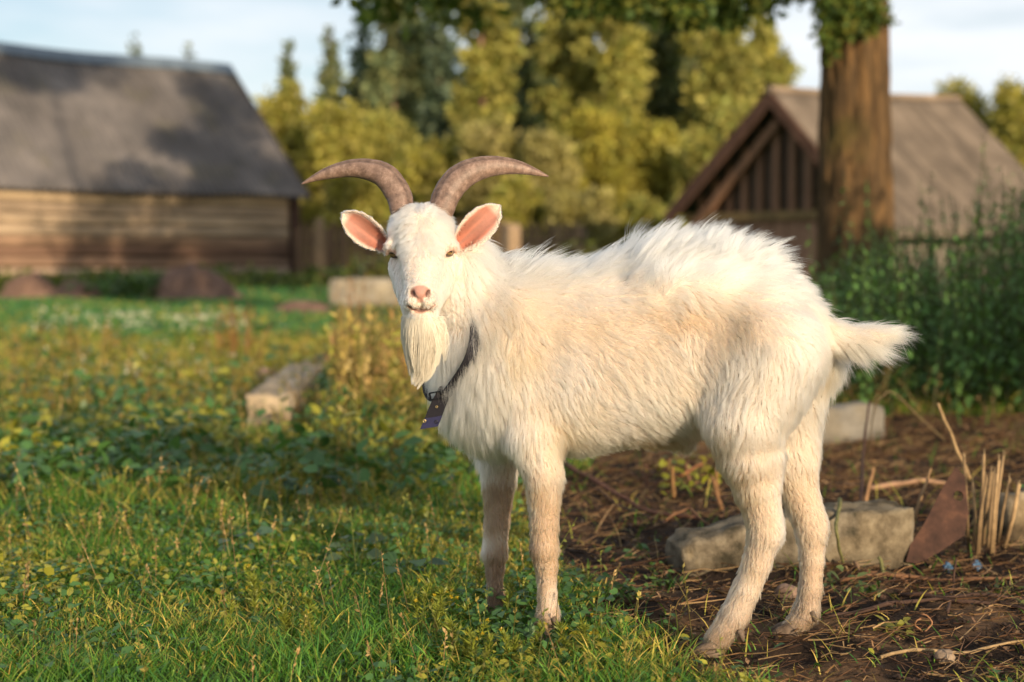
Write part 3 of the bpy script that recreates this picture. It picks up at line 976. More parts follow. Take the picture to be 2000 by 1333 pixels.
def ring_mesh(c, r, name, m, parent, n_=(0, -1, 0)):
    n_ = unit(np.array(n_, float)); a = unit(np.cross(n_, [0, 0, 1.0])); b = np.cross(n_, a)
    mb = MB()
    th = np.linspace(0, 2 * math.pi, 17)
    mb.tube([c + r * (a * math.cos(x) + b * math.sin(x)) for x in th], r * .38, 6, cap=False)
    return mb.build(name, m, parent, True)
for x, y in ((829, 823), (852, 824.5)):
    ring_mesh(W(x, y, yd - .0065), .0028, 'rivet', M_BRASS if x < 840 else M_STEEL, collar)
ring_mesh(W(853, 795, yd - .005), .0020, 'eyelet', M_BRASS, collar)

# ---- hooves: two claws each, standing on the ground
M_HOOF = mat_mottled('hoof', [(.3, (.07, .05, .035)), (.7, (.24, .17, .12))], 60, (1, 1, 1), .7, .4, .003)
for px_, py_, lat, toe, dew in ((1056, 1262, .094, 1, .026), (958, 1232, -.088, 1, .022), (1387, 1288, .103, 1.15, .056), (1540, 1252, -.084, 1.1, .046)):
    mb = MB()
    for s in (1, -1):
        c = B(px_, py_, lat + s * .0135); c[2] = 0
        f = unit(AF + BN * .10 * s + np.array([0, 0, 0]))
        sdv = np.array([-f[1], f[0], 0])
        V, Fc = [], []
        for lvl, (zz_, fr, bk, hw) in enumerate(((.000, .036, -.026, .0125), (.011, .034, -.026, .0135), (.022, .022, -.024, .0135), (.032, .004, -.022, .012))):
            for k in range(14):
                a = 2 * math.pi * k / 14
                x = math.cos(a); y = math.sin(a)
                q = (fr if x > 0 else -bk) * toe * x
                V.append(c + f * q + sdv * hw * y * (1 - .35 * max(0, x) ** 2) + np.array([0, 0, zz_ - .002]))
        for l in range(3):
            for k in range(14):
                Fc.append((l * 14 + k, l * 14 + (k + 1) % 14, l * 14 + 14 + (k + 1) % 14, l * 14 + 14 + k))
        Fc += [tuple(range(14))[::-1], tuple(range(42, 56))]
        mb.add(V, Fc)
        # dew claw behind the pastern
        dcl = B(px_, py_, lat + s * .017) - AF * dew; dcl[2] = .058
        mb.tube([dcl, dcl - AF * .008 - np.array([0, 0, .014]), dcl - AF * .010 - np.array([0, 0, .022])], [.006, .0055, .002], 8)
    bm_flip(mb.build('hoof', M_HOOF, goat, True))

# ------------------------------------------------------------------ ground
DP = np.array([G(x, y)[:2] for x, y in ((1400, 1400), (1350, 1330), (1250, 1245), (1120, 1185), (1040, 1130), (985, 1070), (930, 1015), (960, 960), (1060, 920), (1150, 880), (1300, 850), (1620, 815), (1760, 805), (2400, 815), (3300, 840), (3300, 1400))])
def dirt_sd(x, y):                                   # signed distance to the bare patch, negative inside (metres)
    x, y = np.asarray(x, float), np.asarray(y, float)
    d = np.full(x.shape, 1e9); inside = np.zeros(x.shape, bool)
    for i in range(len(DP)):
        a, b = DP[i], DP[(i + 1) % len(DP)]
        e = b - a
        wx, wy = x - a[0], y - a[1]
        t = np.clip((wx * e[0] + wy * e[1]) / (e @ e), 0, 1)
        d = np.minimum(d, (wx - e[0] * t) ** 2 + (wy - e[1] * t) ** 2)
        c = (a[1] <= y) != (b[1] <= y)
        with np.errstate(divide='ignore', invalid='ignore'):
            inside ^= c & (x < a[0] + (y - a[1]) / (e[1] if e[1] else 1e-9) * e[0])
    return np.sqrt(d) * np.where(inside, -1, 1)
def flat3(x, y): return np.stack([x, y, np.zeros_like(x)], -1)
def dirtness(x, y):
    p = flat3(x, y)
    return smooth01(dirt_sd(x, y) + .13 * fnoise(p, 3.0, 21) + .05 * vnoise(p, 14, 25), .10, -.12)
def gz(x, y):
    x, y = np.atleast_1d(np.asarray(x, float)), np.atleast_1d(np.asarray(y, float))
    p = flat3(x, y)
    far = smooth01(y, 5, 12)
    z = .016 * vnoise(p, 1.6, 31) + .010 * vnoise(p, 5, 32) + far * .05 * vnoise(p, .5, 33)
    dn = dirtness(x, y) * smooth01(y, 9, 7)
    z = z + dn * (.012 * fnoise(p, 9, 34) + .012 * np.abs(vnoise(p, 28, 36)) + .006 * vnoise(p, 70, 38)) - .012 * dn
    foot = np.ones_like(x)
    for fx, fy in ((.063, 2.92), (-.04, 3.12), (.40, 2.84), (.575, 2.98)):
        foot *= 1 - .9 * np.exp(-((x - fx) ** 2 + (y - fy) ** 2) / .10 ** 2)
    return z * foot * smooth01(y, 300, 60)
def axis(lo, hi, n0, n1, step):
    a = np.arange(lo, hi, step)
    l = lo - np.geomspace(step, n0, 40)[::-1]
    r = hi + np.geomspace(step, n1, 60)
    return np.concatenate([l, a, r])
xs, ys = axis(-2.2, 3.4, 300, 300, .022), axis(2.1, 8.5, 30, 900, .022)
XX, YY = np.meshgrid(xs, ys, indexing='ij')
GP = np.stack([XX.ravel(), YY.ravel(), gz(XX.ravel(), YY.ravel())], 1)
nx, ny = len(xs), len(ys)
ii = np.arange(nx * ny).reshape(nx, ny)
FQ = np.stack([ii[:-1, :-1], ii[1:, :-1], ii[1:, 1:], ii[:-1, 1:]], -1).reshape(-1, 4)
dn = dirtness(GP[:, 0], GP[:, 1])
gnz = fnoise(flat3(GP[:, 0], GP[:, 1]), 2.2, 41)
soil = np.array([.036, .022, .015]) * (1 + .5 * fnoise(GP, 7, 43))[:, None]
straw = smooth01(fnoise(flat3(GP[:, 0], GP[:, 1]), 6, 47) + .5 * smooth01(GP[:, 1], 4.2, 5.5), .25, .8)[:, None]
soil = soil * (1 - straw * .6) + np.array([.22, .13, .07]) * straw * .6
turf = np.where((GP[:, 1] > 13)[:, None], np.array([.05, .12, .035]), np.array([.05, .07, .02])) * (1 + .35 * gnz)[:, None]
gc = np.clip(turf * (1 - dn[:, None]) + soil * dn[:, None], .004, 1)
def mat_ground():
    t = NT('ground')
    p = t.pos()
    c = t.mix(.6, t.attr(), t.ramp(t.noise(p, 38, 6, .7), [(.25, .30), (.55, .9), (.8, 1.0)]), 'MULTIPLY')
    c = t.mix(t.ramp(t.noise(p, 90, 3), [(.60, 0.0), (.72, .55)]), c, (.10, .065, .04, 1))
    return t.done(c, .92, t.bump(t.noise(p, 120, 6, .7), .8, .012), .15)
ground = tag(mesh_np('ground', GP, FQ, mat_ground(), None, gc), kind='structure')

# ------------------------------------------------------------------ leaves and blades
def side_of(D, N):
    return unit(np.cross(D, N) + 1e-9)
def leaf8(P, D, N, L, Wd, col, fold=.25, curl=.2):
    """pointed oval leaves of two halves folded at the rib"""
    n = len(P)
    S = side_of(D, N); N = unit(np.cross(S, D))
    L = np.broadcast_to(np.asarray(L, float), (n,))[:, None]; Wd = np.broadcast_to(np.asarray(Wd, float), (n,))[:, None]
    def pt(a, b):
        return P + D * (L * a) + S * (Wd * b) + N * (Wd * abs(b) * fold - L * curl * a * a)
    V = np.stack([pt(0, 0), pt(.32, -.5), pt(.32, 0), pt(.32, .5), pt(.72, -.36), pt(.72, 0), pt(.72, .36), pt(1, 0)], 1).reshape(-1, 3)
    b = (np.arange(n) * 8)[:, None, None]
    F_ = (b + np.array([[0, 1, 2, 3], [1, 4, 5, 2], [2, 5, 6, 3], [4, 7, 6, 5]])[None]).reshape(-1, 4)
    # the first face joins base and both halves, so turn it into the quad base-left-rib-right
    return V, F_, np.repeat(col, 8, 0)
def leaf4(P, D, N, L, Wd, col):
    n = len(P)
    S = side_of(D, N)
    L = np.broadcast_to(np.asarray(L, float), (n,))[:, None]; Wd = np.broadcast_to(np.asarray(Wd, float), (n,))[:, None]
    V = np.stack([P, P + D * L * .45 + S * Wd * .5, P + D * L - unit(np.cross(S, D)) * L * .18, P + D * L * .45 - S * Wd * .5], 1).reshape(-1, 3)
    return V, np.arange(n * 4).reshape(n, 4), np.repeat(col, 4, 0)
def blades(P, H, Wd, az, lean, col, droop=.35, tipcol=None):
    """bent grass blades of three quads"""
    n = len(P)
    Wd = np.broadcast_to(np.asarray(Wd, float), (n,))
    d = np.stack([np.cos(az), np.sin(az), np.zeros(n)], 1)
    s = np.stack([-np.sin(az), np.cos(az), np.zeros(n)], 1)
    tw = rng.normal(0, .6, n)
    s = unit(s * np.cos(tw)[:, None] + d * np.sin(tw)[:, None])
    V, cs = [], []
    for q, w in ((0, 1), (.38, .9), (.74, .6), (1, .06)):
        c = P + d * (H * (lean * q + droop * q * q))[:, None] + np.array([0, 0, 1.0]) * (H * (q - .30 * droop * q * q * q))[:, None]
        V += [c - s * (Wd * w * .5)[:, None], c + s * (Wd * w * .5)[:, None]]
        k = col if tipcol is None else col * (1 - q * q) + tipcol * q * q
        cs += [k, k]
    V = np.stack(V, 1).reshape(-1, 3)
    b = (np.arange(n) * 8)[:, None, None]
    F_ = (b + np.array([[0, 1, 3, 2], [2, 3, 5, 4], [4, 5, 7, 6]])[None]).reshape(-1, 4)
    return V, F_, np.stack(cs, 1).reshape(-1, 3)
class NP_:
    def __init__(s): s.v, s.f, s.c, s.n = [], [], [], 0
    def add(s, VFC):
        V, F_, c = VFC
        if len(V):
            s.v.append(V); s.f.append(F_ + s.n); s.c.append(c); s.n += len(V)
        return s
    def build(s, name, m, parent=None, smooth=True, origin=None):
        return mesh_np(name, np.vstack(s.v), np.vstack(s.f), m, parent, np.clip(np.vstack(s.c), .003, .95), smooth, origin)
def field(n, y0, y1, m=.58):                         # random points of the seen ground (and a step beside it) between two distances
    n = int(n * 1.33)
    y = np.sqrt(rng.random(n) * (y1 ** 2 - y0 ** 2) + y0 ** 2)
    return (rng.random(n) * 2 - 1) * (m * y + .15), y
def tri_stems(P0, P1, r0, r1, col, bend=None):
    """thin three-sided stems"""
    n = len(P0)
    D = unit(P1 - P0)
    a = unit(np.cross(D, np.array([.3, .5, .81]))); b = np.cross(D, a)
    V, F_ = [], []
    B_ = np.zeros((n, 3)) if bend is None else bend
    for q in (0, .5, 1):
        c = P0 * (1 - q) + P1 * q + B_ * (4 * q * (1 - q))
        r = (np.broadcast_to(r0, (n,)) * (1 - q) + np.broadcast_to(r1, (n,)) * q)[:, None]
        for k in range(3):
            th = 2.0944 * k
            V.append(c + (a * math.cos(th) + b * math.sin(th)) * r)
    V = np.stack(V, 1).reshape(-1, 3)
    bs = (np.arange(n) * 9)[:, None, None]
    q = [[l * 3 + k, l * 3 + (k + 1) % 3, l * 3 + 3 + (k + 1) % 3, l * 3 + 3 + k] for l in (0, 1) for k in range(3)]
    return V, (bs + np.array(q)[None]).reshape(-1, 4), np.repeat(col, 9, 0)

M_GRASS = mat_leaf('grass_blades', (1.28, 1.22, 1.1), trans=.35, rough=.5, spec=.3)
M_LEAF = mat_leaf('weed_leaves', (1.2, 1.15, 1.0), trans=.30, rough=.45, spec=.35)
M_STEM = mat_mottled('dry_stalk', [(.3, .6), (.7, 1.0)], 30, (1, 1, 1), .8, .3, .002)

GREENS = np.array([[.060, .170, .026], [.085, .205, .030], [.120, .215, .036], [.042, .145, .032]])
YELLOW = np.array([[.30, .29, .06], [.38, .32, .09], [.24, .27, .05]])
LAWN = np.array([[.055, .17, .055], [.075, .20, .06], [.05, .14, .05]])
def pick(pal, n): return pal[rng.integers(0, len(pal), n)] * (.55 + .8 * rng.random((n, 1)))
def beam_clear(x, y):                                # the turf is thin in front of the stone beam
    px, py = project(np.stack([x, y, 0 * x], 1))
    return (px > 455) & (px < 600) & (py > 750) & (py < 905)
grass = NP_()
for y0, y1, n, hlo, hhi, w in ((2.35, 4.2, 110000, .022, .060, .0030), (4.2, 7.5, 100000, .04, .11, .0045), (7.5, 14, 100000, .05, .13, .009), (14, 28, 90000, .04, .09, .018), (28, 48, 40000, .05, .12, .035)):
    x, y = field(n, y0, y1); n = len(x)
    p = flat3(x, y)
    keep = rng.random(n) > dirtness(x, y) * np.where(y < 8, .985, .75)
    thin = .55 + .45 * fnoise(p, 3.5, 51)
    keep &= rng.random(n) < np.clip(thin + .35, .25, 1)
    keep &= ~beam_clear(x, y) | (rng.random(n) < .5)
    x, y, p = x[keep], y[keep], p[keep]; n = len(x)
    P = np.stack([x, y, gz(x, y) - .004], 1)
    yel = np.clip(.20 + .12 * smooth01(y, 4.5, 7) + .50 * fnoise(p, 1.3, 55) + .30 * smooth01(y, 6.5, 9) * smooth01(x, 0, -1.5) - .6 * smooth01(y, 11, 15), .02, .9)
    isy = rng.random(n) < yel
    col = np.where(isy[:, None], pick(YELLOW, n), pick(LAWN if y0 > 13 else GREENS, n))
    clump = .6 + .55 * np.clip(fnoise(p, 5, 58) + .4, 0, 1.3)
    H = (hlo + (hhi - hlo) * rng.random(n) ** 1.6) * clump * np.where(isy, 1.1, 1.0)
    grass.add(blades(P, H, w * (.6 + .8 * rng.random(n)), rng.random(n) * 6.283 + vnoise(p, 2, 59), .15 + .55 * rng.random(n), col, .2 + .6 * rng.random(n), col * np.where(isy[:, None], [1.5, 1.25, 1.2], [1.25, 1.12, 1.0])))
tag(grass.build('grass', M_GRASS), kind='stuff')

# low broad-leaved weeds and clover in the turf
cover = NP_()
for y0, y1, n, L0, hmax in ((2.35, 4.4, 36000, .015, .05), (4.4, 8.5, 20000, .038, .17), (8.5, 14, 8000, .06, .15)):
    x, y = field(n, y0, y1); n = len(x)
    p = flat3(x, y)
    px, py = project(np.stack([x, y, 0 * x], 1))
    band = np.exp(-((py - 900) / 130) ** 2) * smooth01(px, 1250, 900)
    want = np.clip(.30 + .6 * fnoise(p, 2.6, 61) + .8 * band, 0.03, 1) * (1 - .997 * dirtness(x, y))
    keep = (rng.random(n) < want) & (~beam_clear(x, y) | (rng.random(n) < .15))
    x, y, p, px, py = x[keep], y[keep], p[keep], px[keep], py[keep]; n = len(x)
    cl = .5 + .5 * np.clip(fnoise(p, 4, 63) + .5, 0, 1.4)
    z = gz(x, y) + (.008 + hmax * rng.random(n)) * cl
    D = unit(np.stack([rng.normal(0, 1, n), rng.normal(0, 1, n), rng.normal(.1, .35, n)], 1))
    N = unit(np.stack([rng.normal(0, .45, n), rng.normal(-.1, .45, n), np.ones(n)], 1))
    L = L0 * (.6 + 1.0 * rng.random(n)) * (.7 + .6 * cl)
    warm = rng.random(n) < np.clip(.18 + .55 * fnoise(p, 1.7, 66) + .35 * np.exp(-((px - 800) / 220) ** 2 - ((py - 900) / 70) ** 2), .02, .8)
    col = np.where(warm[:, None], np.array([.24, .24, .035]), np.array([.055, .13, .040])) * (.7 + .6 * rng.random((n, 1)))
    cover.add(leaf8(np.stack([x, y, z], 1), D, N, L, L * (.5 + .25 * rng.random(n)), col))
tag(cover.build('ground_weeds', M_LEAF), kind='stuff')

# seed heads and thin stalks standing over the turf
seeds = NP_()
x, y = field(3600, 2.4, 9)
keep = (rng.random(len(x)) > dirtness(x, y)) & (x < .55 * y * .36 + .1); x, y = x[keep], y[keep]; n = len(x)
P0 = np.stack([x, y, gz(x, y)], 1)
H = (.05 + .11 * rng.random(n) ** 1.5) * (1 + .06 * y)
P1 = P0 + np.stack([rng.normal(0, .22, n) * H, rng.normal(0, .22, n) * H, H], 1)
cs = pick(np.array([[.20, .17, .05], [.15, .16, .04], [.27, .19, .09], [.13, .15, .04]]), n)
seeds.add(tri_stems(P0, P1, .0009 * (.7 + .12 * y), .0006 * (.7 + .12 * y), cs))
m = 9
t = np.repeat(np.arange(n), m); q = .55 + .45 * rng.random(n * m)
PP = P0[t] * (1 - q[:, None]) + P1[t] * q[:, None]
D = unit(unit(P1 - P0)[t] * .9 + rng.normal(0, .5, (n * m, 3)))
ls = (.006 + .006 * rng.random(n * m)) * (.75 + .1 * y[t])
seeds.add(leaf4(PP, D, unit(rng.normal(0, 1, (n * m, 3))), ls, ls * .5, cs[t] * 1.25))
tag(seeds.build('grass_seed_heads', M_GRASS), kind='stuff')

# feathery weed tufts near the front hooves
fe = NP_()
cx = [(860 + 40 * rng.normal(), 1235 + 30 * rng.normal()) for k in range(16)] + [(530 + 70 * rng.normal(), 1215 + 40 * rng.normal()) for k in range(10)] + [(880 + 330 * rng.random(), 1290 + 30 * rng.random()) for k in range(12)]
for a, b in cx:
    g = G(a, b); h = .05 + .05 * rng.random()
    top = g + np.array([rng.normal(0, .015), rng.normal(0, .015), h])
    n = 90
    q = rng.random(n) ** .7
    PP = g[None] * (1 - q[:, None]) + top[None] * q[:, None]
    D = unit(np.stack([rng.normal(0, 1, n), rng.normal(0, 1, n), .5 + rng.random(n)], 1))
    c = np.array([.16, .19, .03]) * (.7 + .6 * rng.random((n, 1)))
    fe.add(leaf4(PP, D, unit(rng.normal(0, 1, (n, 3))), .012 + .012 * rng.random(n), .0028, c))
    fe.add(tri_stems(g[None], top[None], .0012, .0008, np.array([[.14, .16, .03]])))
    for k in range(1):                               # yellow button flowers
        c0 = top + rng.normal(0, .012, 3)
        D = unit(rng.normal(0, 1, (12, 3)))
        fe.add(leaf4(np.repeat(c0[None], 12, 0), D, unit(rng.normal(0, 1, (12, 3))), .005, .004, np.tile([.34, .26, .02], (12, 1))))
tag(fe.build('feathery_weeds', M_LEAF), kind='stuff')

# white clover flowers far out on the lawn
cl = NP_()
n = 330
pxs = 60 + 420 * rng.random(n); pys = 612 + 55 * rng.random(n)
pxs[:60] = 60 + 400 * rng.random(60); pys[:60] = 690 + 80 * rng.random(60)
g = np.array([G(a, b) for a, b in zip(pxs, pys)])
g[:, 2] = gz(g[:, 0], g[:, 1]) + .09
for k in range(3):
    cl.add(leaf4(g + rng.normal(0, .01, (n, 3)), unit(rng.normal(0, 1, (n, 3))), unit(rng.normal(0, 1, (n, 3))), .020, .020, np.tile([.6, .6, .55], (n, 1))))
tag(cl.build('clover_flowers', M_LEAF), kind='stuff')

# large single leaves: mallow and burdock standing out of the turf
M_BIG = mat_leaf('broad_leaf', trans=.25, rough=.5, spec=.35)
def rosette(name, px, py, n, L, h, label, cat, col, group=None):
    g = G(px, py); g[2] = float(gz(g[0], g[1])[0])
    o = NP_()
    az = np.arange(n) * 2.4 + rng.random() * 6
    el = .25 + .5 * rng.random(n)
    D = np.stack([np.cos(az) * np.cos(el), np.sin(az) * np.cos(el), np.sin(el)], 1)
    stalk = h * (.5 + .6 * rng.random(n))
    P = g + D * stalk[:, None] * .8 + np.array([0, 0, 1]) * (stalk * .5)[:, None]
    Dl = unit(D * [1, 1, .2] + np.array([0, -.15, .05]))
    N = unit(np.array([0, -.35, 1.0]) + rng.normal(0, .3, (n, 3)))
    Ls = L * (.7 + .5 * rng.random(n))
    c = np.array(col) * (.8 + .4 * rng.random((n, 1)))
    o.add(leaf8(P, Dl, N, Ls, Ls * .85, c, .15, .25))
    o.add(tri_stems(np.repeat(g[None], n, 0), P, .002, .0015, c * .9))
    return tag(o.build(name, M_BIG, None, True, g), label, cat, group)
rosette('mallow_plant', 690, 1105, 8, .045, .08, 'pale green mallow with round leaves in the grass left of the front legs', 'plant', (.085, .13, .05))
rosette('mallow_plant', 470, 1090, 7, .042, .06, 'small blue green mallow low in the grass below the stone beam', 'plant', (.06, .11, .06))
rosette('burdock_plant', 800, 1150, 6, .06, .07, 'dark green broad leaved weed just left of the far front hoof', 'plant', (.04, .09, .03))
rosette('plantain_plant', 35, 1285, 3, .05, .03, 'yellow green broad leaf lying low in the front left corner of the lawn', 'plant', (.20, .19, .03))
rosette('mallow_plant', 615, 980, 9, .055, .10, 'shaded dark mallow clump between the stone beam and the goat', 'plant', (.04, .085, .035))
rosette('dock_plant', 560, 1000, 7, .07, .12, 'leafy dock with long leaves in the goat shadow in front of the stone beam', 'plant', (.05, .10, .03))

# a bed of nettles behind the goat
net = NP_()
n = 800
yy = 6.9 + 4.2 * rng.random(n) ** .9
xx = yy * (.195 + .27 * rng.random(n)) + .12 * rng.normal(size=n)
ok = ~((np.abs(xx - 2.87) < .45) & (np.abs(yy - 12) < .6)); xx, yy = xx[ok], yy[ok]; n = len(xx)
b0 = np.stack([xx, yy, gz(xx, yy)], 1)
edge_ = smooth01(xx / yy, .19, .26)
H = (.48 + .50 * edge_ * (.75 + .5 * smooth01(xx / yy, .27, .36))) * (.75 + .45 * rng.random(n)) * np.where(rng.random(n) < .08, 1.3, 1.0)
tp = b0 + np.stack([rng.normal(0, .12, n) * H, rng.normal(0, .12, n) * H, H], 1)
net.add(tri_stems(b0, tp, .004, .002, pick(np.array([[.06, .085, .03], [.08, .07, .03]]), n)))
m = 34
t = np.repeat(np.arange(n), m); k = np.tile(np.arange(m), n)
q = np.clip(.12 + .88 * k / m + rng.normal(0, .02, n * m), 0, 1)
az = (k % 2) * math.pi + (k // 2) * 1.57 + rng.normal(0, .4, n * m) + t
PP = b0[t] * (1 - q[:, None]) + tp[t] * q[:, None]
D = unit(np.stack([np.cos(az), np.sin(az), -.25 + rng.normal(0, .35, n * m)], 1))
Ls = (.070 - .04 * q) * (.6 + .8 * rng.random(n * m))
col = np.array([.090, .185, .058]) * (.5 + 1.0 * rng.random((n * m, 1))) + np.array([.02, .02, 0]) * (rng.random((n * m, 1)) < .15)
net.add(leaf8(PP, D, unit(np.stack([np.cos(az) * .3, np.sin(az) * .3, np.ones(n * m)], 1)), Ls, Ls * .48, col, .2, .35))
tag(net.build('nettles', M_LEAF), kind='stuff')

# tall dry weeds beyond the goat's head, docks on the meadow, long grass by the barn
dw = NP_()
def dry_stand(pxa, pxb, pya, pyb, n, h0, h1, pal, lf=8, r=.003, lean=.14, ll=.03):
    a, b = pxa + (pxb - pxa) * rng.random(n), pya + (pyb - pya) * rng.random(n)
    g = np.array([G(x, y) for x, y in zip(a, b)]); g[:, 2] = gz(g[:, 0], g[:, 1])
    H = h0 + (h1 - h0) * rng.random(n)
    tp = g + np.stack([rng.normal(0, lean, n) * H, rng.normal(0, lean, n) * H, H], 1)
    c = pick(np.array(pal), n)
    dw.add(tri_stems(g, tp, r, r * .5, c, rng.normal(0, .015, (n, 3))))
    t = np.repeat(np.arange(n), lf); q = .25 + .75 * rng.random(n * lf)
    PP = g[t] * (1 - q[:, None]) + tp[t] * q[:, None]
    D = unit(np.stack([rng.normal(0, .8, n * lf), rng.normal(0, .8, n * lf), .6 + .5 * rng.random(n * lf)], 1))
    Ls = ll * (.6 + .8 * rng.random(n * lf))
    dw.add(leaf4(PP, D, unit(rng.normal(0, 1, (n * lf, 3))), Ls, Ls * .3, c[t] * (.8 + .5 * rng.random((n * lf, 1)))))
dry_stand(650, 860, 750, 850, 170, .28, .55, [[.36, .28, .09], [.28, .18, .08], [.24, .24, .06], [.42, .33, .14]], 12, .004, .14, .05)
dry_stand(660, 760, 720, 780, 40, .45, .75, [[.24, .14, .07], [.18, .10, .05]], 6)
dry_stand(405, 500, 700, 725, 22, .28, .46, [[.22, .10, .045], [.26, .14, .05]], 14, .005)
dry_stand(20, 240, 690, 725, 26, .22, .42, [[.20, .11, .045], [.22, .16, .05]], 12, .005)
dry_stand(0, 640, 690, 830, 420, .10, .24, [[.22, .19, .05], [.16, .15, .035], [.24, .17, .06]], 5, .003)
dry_stand(620, 1000, 830, 960, 120, .10, .30, [[.16, .16, .035], [.20, .16, .05], [.12, .14, .03]], 10, .002, .2, .035)
dry_stand(1640, 2000, 780, 830, 60, .12, .35, [[.16, .12, .05], [.12, .11, .04], [.20, .14, .07]], 6, .003, .4)
tag(dw.build('dry_weeds', M_GRASS), kind='stuff')

# ------------------------------------------------------------------ stones, rubble and sticks
M_CONC = mat_mottled('weathered_concrete', [(.34, (.055, .05, .036)), (.48, (.16, .14, .115)), (.66, (.30, .275, .235))], 16, (1, 1, 1), .9, .9, .006, 9)
M_PALE = mat_mottled('pale_concrete', [(.25, (.24, .225, .20)), (.7, (.42, .40, .365))], 6, (1, 1, 1), .9, .4, .006)
M_STONE = mat_mottled('field_stone', [(.3, (.16, .12, .10)), (.7, (.34, .28, .23))], 20, (1, 1, 1), .85, .6, .006)
M_RUST = mat_mottled('rusty_steel', [(.3, (.035, .018, .013)), (.55, (.075, .036, .024)), (.75, (.13, .06, .034))], 22, (1, 1, 1), .85, .5, .003)
M_TWIG = mat_mottled('dead_twig', [(.3, .55), (.7, 1.0)], 40, (1, 1, 1), .85, .4, .002)
M_BLUE = mat_plain('blue_plastic', (.06, .12, .20), .35, .5)

def rough_block(name, ends, w, h, m, label, cat, seed=0, broken=.0, col=(1, 1, 1), tilt=0.0, n=(26, 8, 8), rough=.010, taper=None, z0=-.045):
    """a block along the ground from ends[0] to ends[1], worn and chipped"""
    a, b = np.array(ends[0], float), np.array(ends[1], float)
    c = (a + b) / 2
    L = np.linalg.norm((b - a)[:2]); ux = unit(np.array([b[0] - a[0], b[1] - a[1], 0])); uy = np.array([-ux[1], ux[0], 0])
    pts, idx = [], {}
    nx_, ny_, nz_ = n
    V, F_ = [], []
    def vid(i, j, k):
        if (i, j, k) not in idx:
            idx[(i, j, k)] = len(V)
            V.append((i / nx_, j / ny_, k / nz_))
        return idx[(i, j, k)]
    for i in range(nx_):
        for j in range(ny_):
            F_.append((vid(i, j, nz_), vid(i + 1, j, nz_), vid(i + 1, j + 1, nz_), vid(i, j + 1, nz_)))
            F_.append((vid(i, j, 0), vid(i, j + 1, 0), vid(i + 1, j + 1, 0), vid(i + 1, j, 0)))
    for i in range(nx_):
        for k in range(nz_):
            F_.append((vid(i, 0, k), vid(i + 1, 0, k), vid(i + 1, 0, k + 1), vid(i, 0, k + 1)))
            F_.append((vid(i, ny_, k), vid(i, ny_, k + 1), vid(i + 1, ny_, k + 1), vid(i + 1, ny_, k)))
    for j in range(ny_):
        for k in range(nz_):
            F_.append((vid(0, j, k), vid(0, j, k + 1), vid(0, j + 1, k + 1), vid(0, j + 1, k)))
            F_.append((vid(nx_, j, k), vid(nx_, j + 1, k), vid(nx_, j + 1, k + 1), vid(nx_, j, k + 1)))
    U = np.array(V)
    X = (U[:, 0] - .5) * L; Y = (U[:, 1] - .5) * w; Z = U[:, 2] * h
    if taper is not None:
        Z = Z * np.interp(U[:, 0], *taper)
    # round the arrises
    q = np.stack([(U[:, 0] - .5) * 2, (U[:, 1] - .5) * 2, (U[:, 2] - .5) * 2], 1)
    cnt = (np.abs(q) > .93).sum(1)
    sh = np.where(cnt >= 2, .014, 0) + np.where(cnt >= 3, .010, 0)
    X -= np.sign(q[:, 0]) * np.minimum(sh, .45 * L / nx_); Y -= np.sign(q[:, 1]) * np.minimum(sh, .45 * w / ny_); Z -= (q[:, 2] > .9) * np.minimum(sh, .45 * h / nz_)
    P = c[None] + ux[None] * X[:, None] + uy[None] * Y[:, None] + np.array([0, 0, 1.0])[None] * (Z + z0 + (U[:, 0] - .5) * (b[2] - a[2]) + U[:, 1] * tilt)[:, None]
    nz = np.stack([fnoise(P, 14, seed + k) for k in range(3)], 1) * rough + np.stack([fnoise(P, 45, seed + 5 + k) for k in range(3)], 1) * rough * .35
    if broken:
        nz[:, 2] -= broken * smooth01(U[:, 0], .35, .0) * (.5 + .5 * vnoise(P, 9, seed + 9)) * (U[:, 2] > .3)
        nz += ux[None] * (broken * .6 * (U[:, 0] < .02) * fnoise(P, 18, seed + 11))[:, None]
    cc = np.tile(np.array(col), (len(P), 1)) * (1 + .25 * fnoise(P, 5, seed + 3))[:, None]
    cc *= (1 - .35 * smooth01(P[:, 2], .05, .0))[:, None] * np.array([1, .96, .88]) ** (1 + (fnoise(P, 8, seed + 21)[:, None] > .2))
    o = mesh_np(name, P + nz, F_, m, None, cc, True, (c[0], c[1], 0))
    return tag(o, label, cat)
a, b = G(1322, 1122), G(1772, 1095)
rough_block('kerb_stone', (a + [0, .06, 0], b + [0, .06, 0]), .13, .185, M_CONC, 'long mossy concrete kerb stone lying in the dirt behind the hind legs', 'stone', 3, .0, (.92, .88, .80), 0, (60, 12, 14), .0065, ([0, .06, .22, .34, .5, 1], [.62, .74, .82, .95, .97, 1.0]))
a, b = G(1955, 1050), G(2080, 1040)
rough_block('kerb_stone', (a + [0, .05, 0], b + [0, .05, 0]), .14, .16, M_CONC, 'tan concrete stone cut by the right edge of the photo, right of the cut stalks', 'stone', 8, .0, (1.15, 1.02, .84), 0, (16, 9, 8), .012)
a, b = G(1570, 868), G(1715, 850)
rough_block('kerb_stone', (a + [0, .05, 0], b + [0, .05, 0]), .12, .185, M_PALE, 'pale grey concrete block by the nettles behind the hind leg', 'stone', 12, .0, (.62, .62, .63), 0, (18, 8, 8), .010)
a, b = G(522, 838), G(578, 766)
rough_block('stone_beam', (a + [0, .02, 0], b + [.02, .3, 0]), .215, .20, M_PALE, 'pale squared stone beam lying lengthwise in the grass left of the goat', 'stone', 15, .0, (1.05, .93, .80), 0, (44, 12, 10), .013, ([0, .5, .55, 1], [1, 1, .96, .98]))
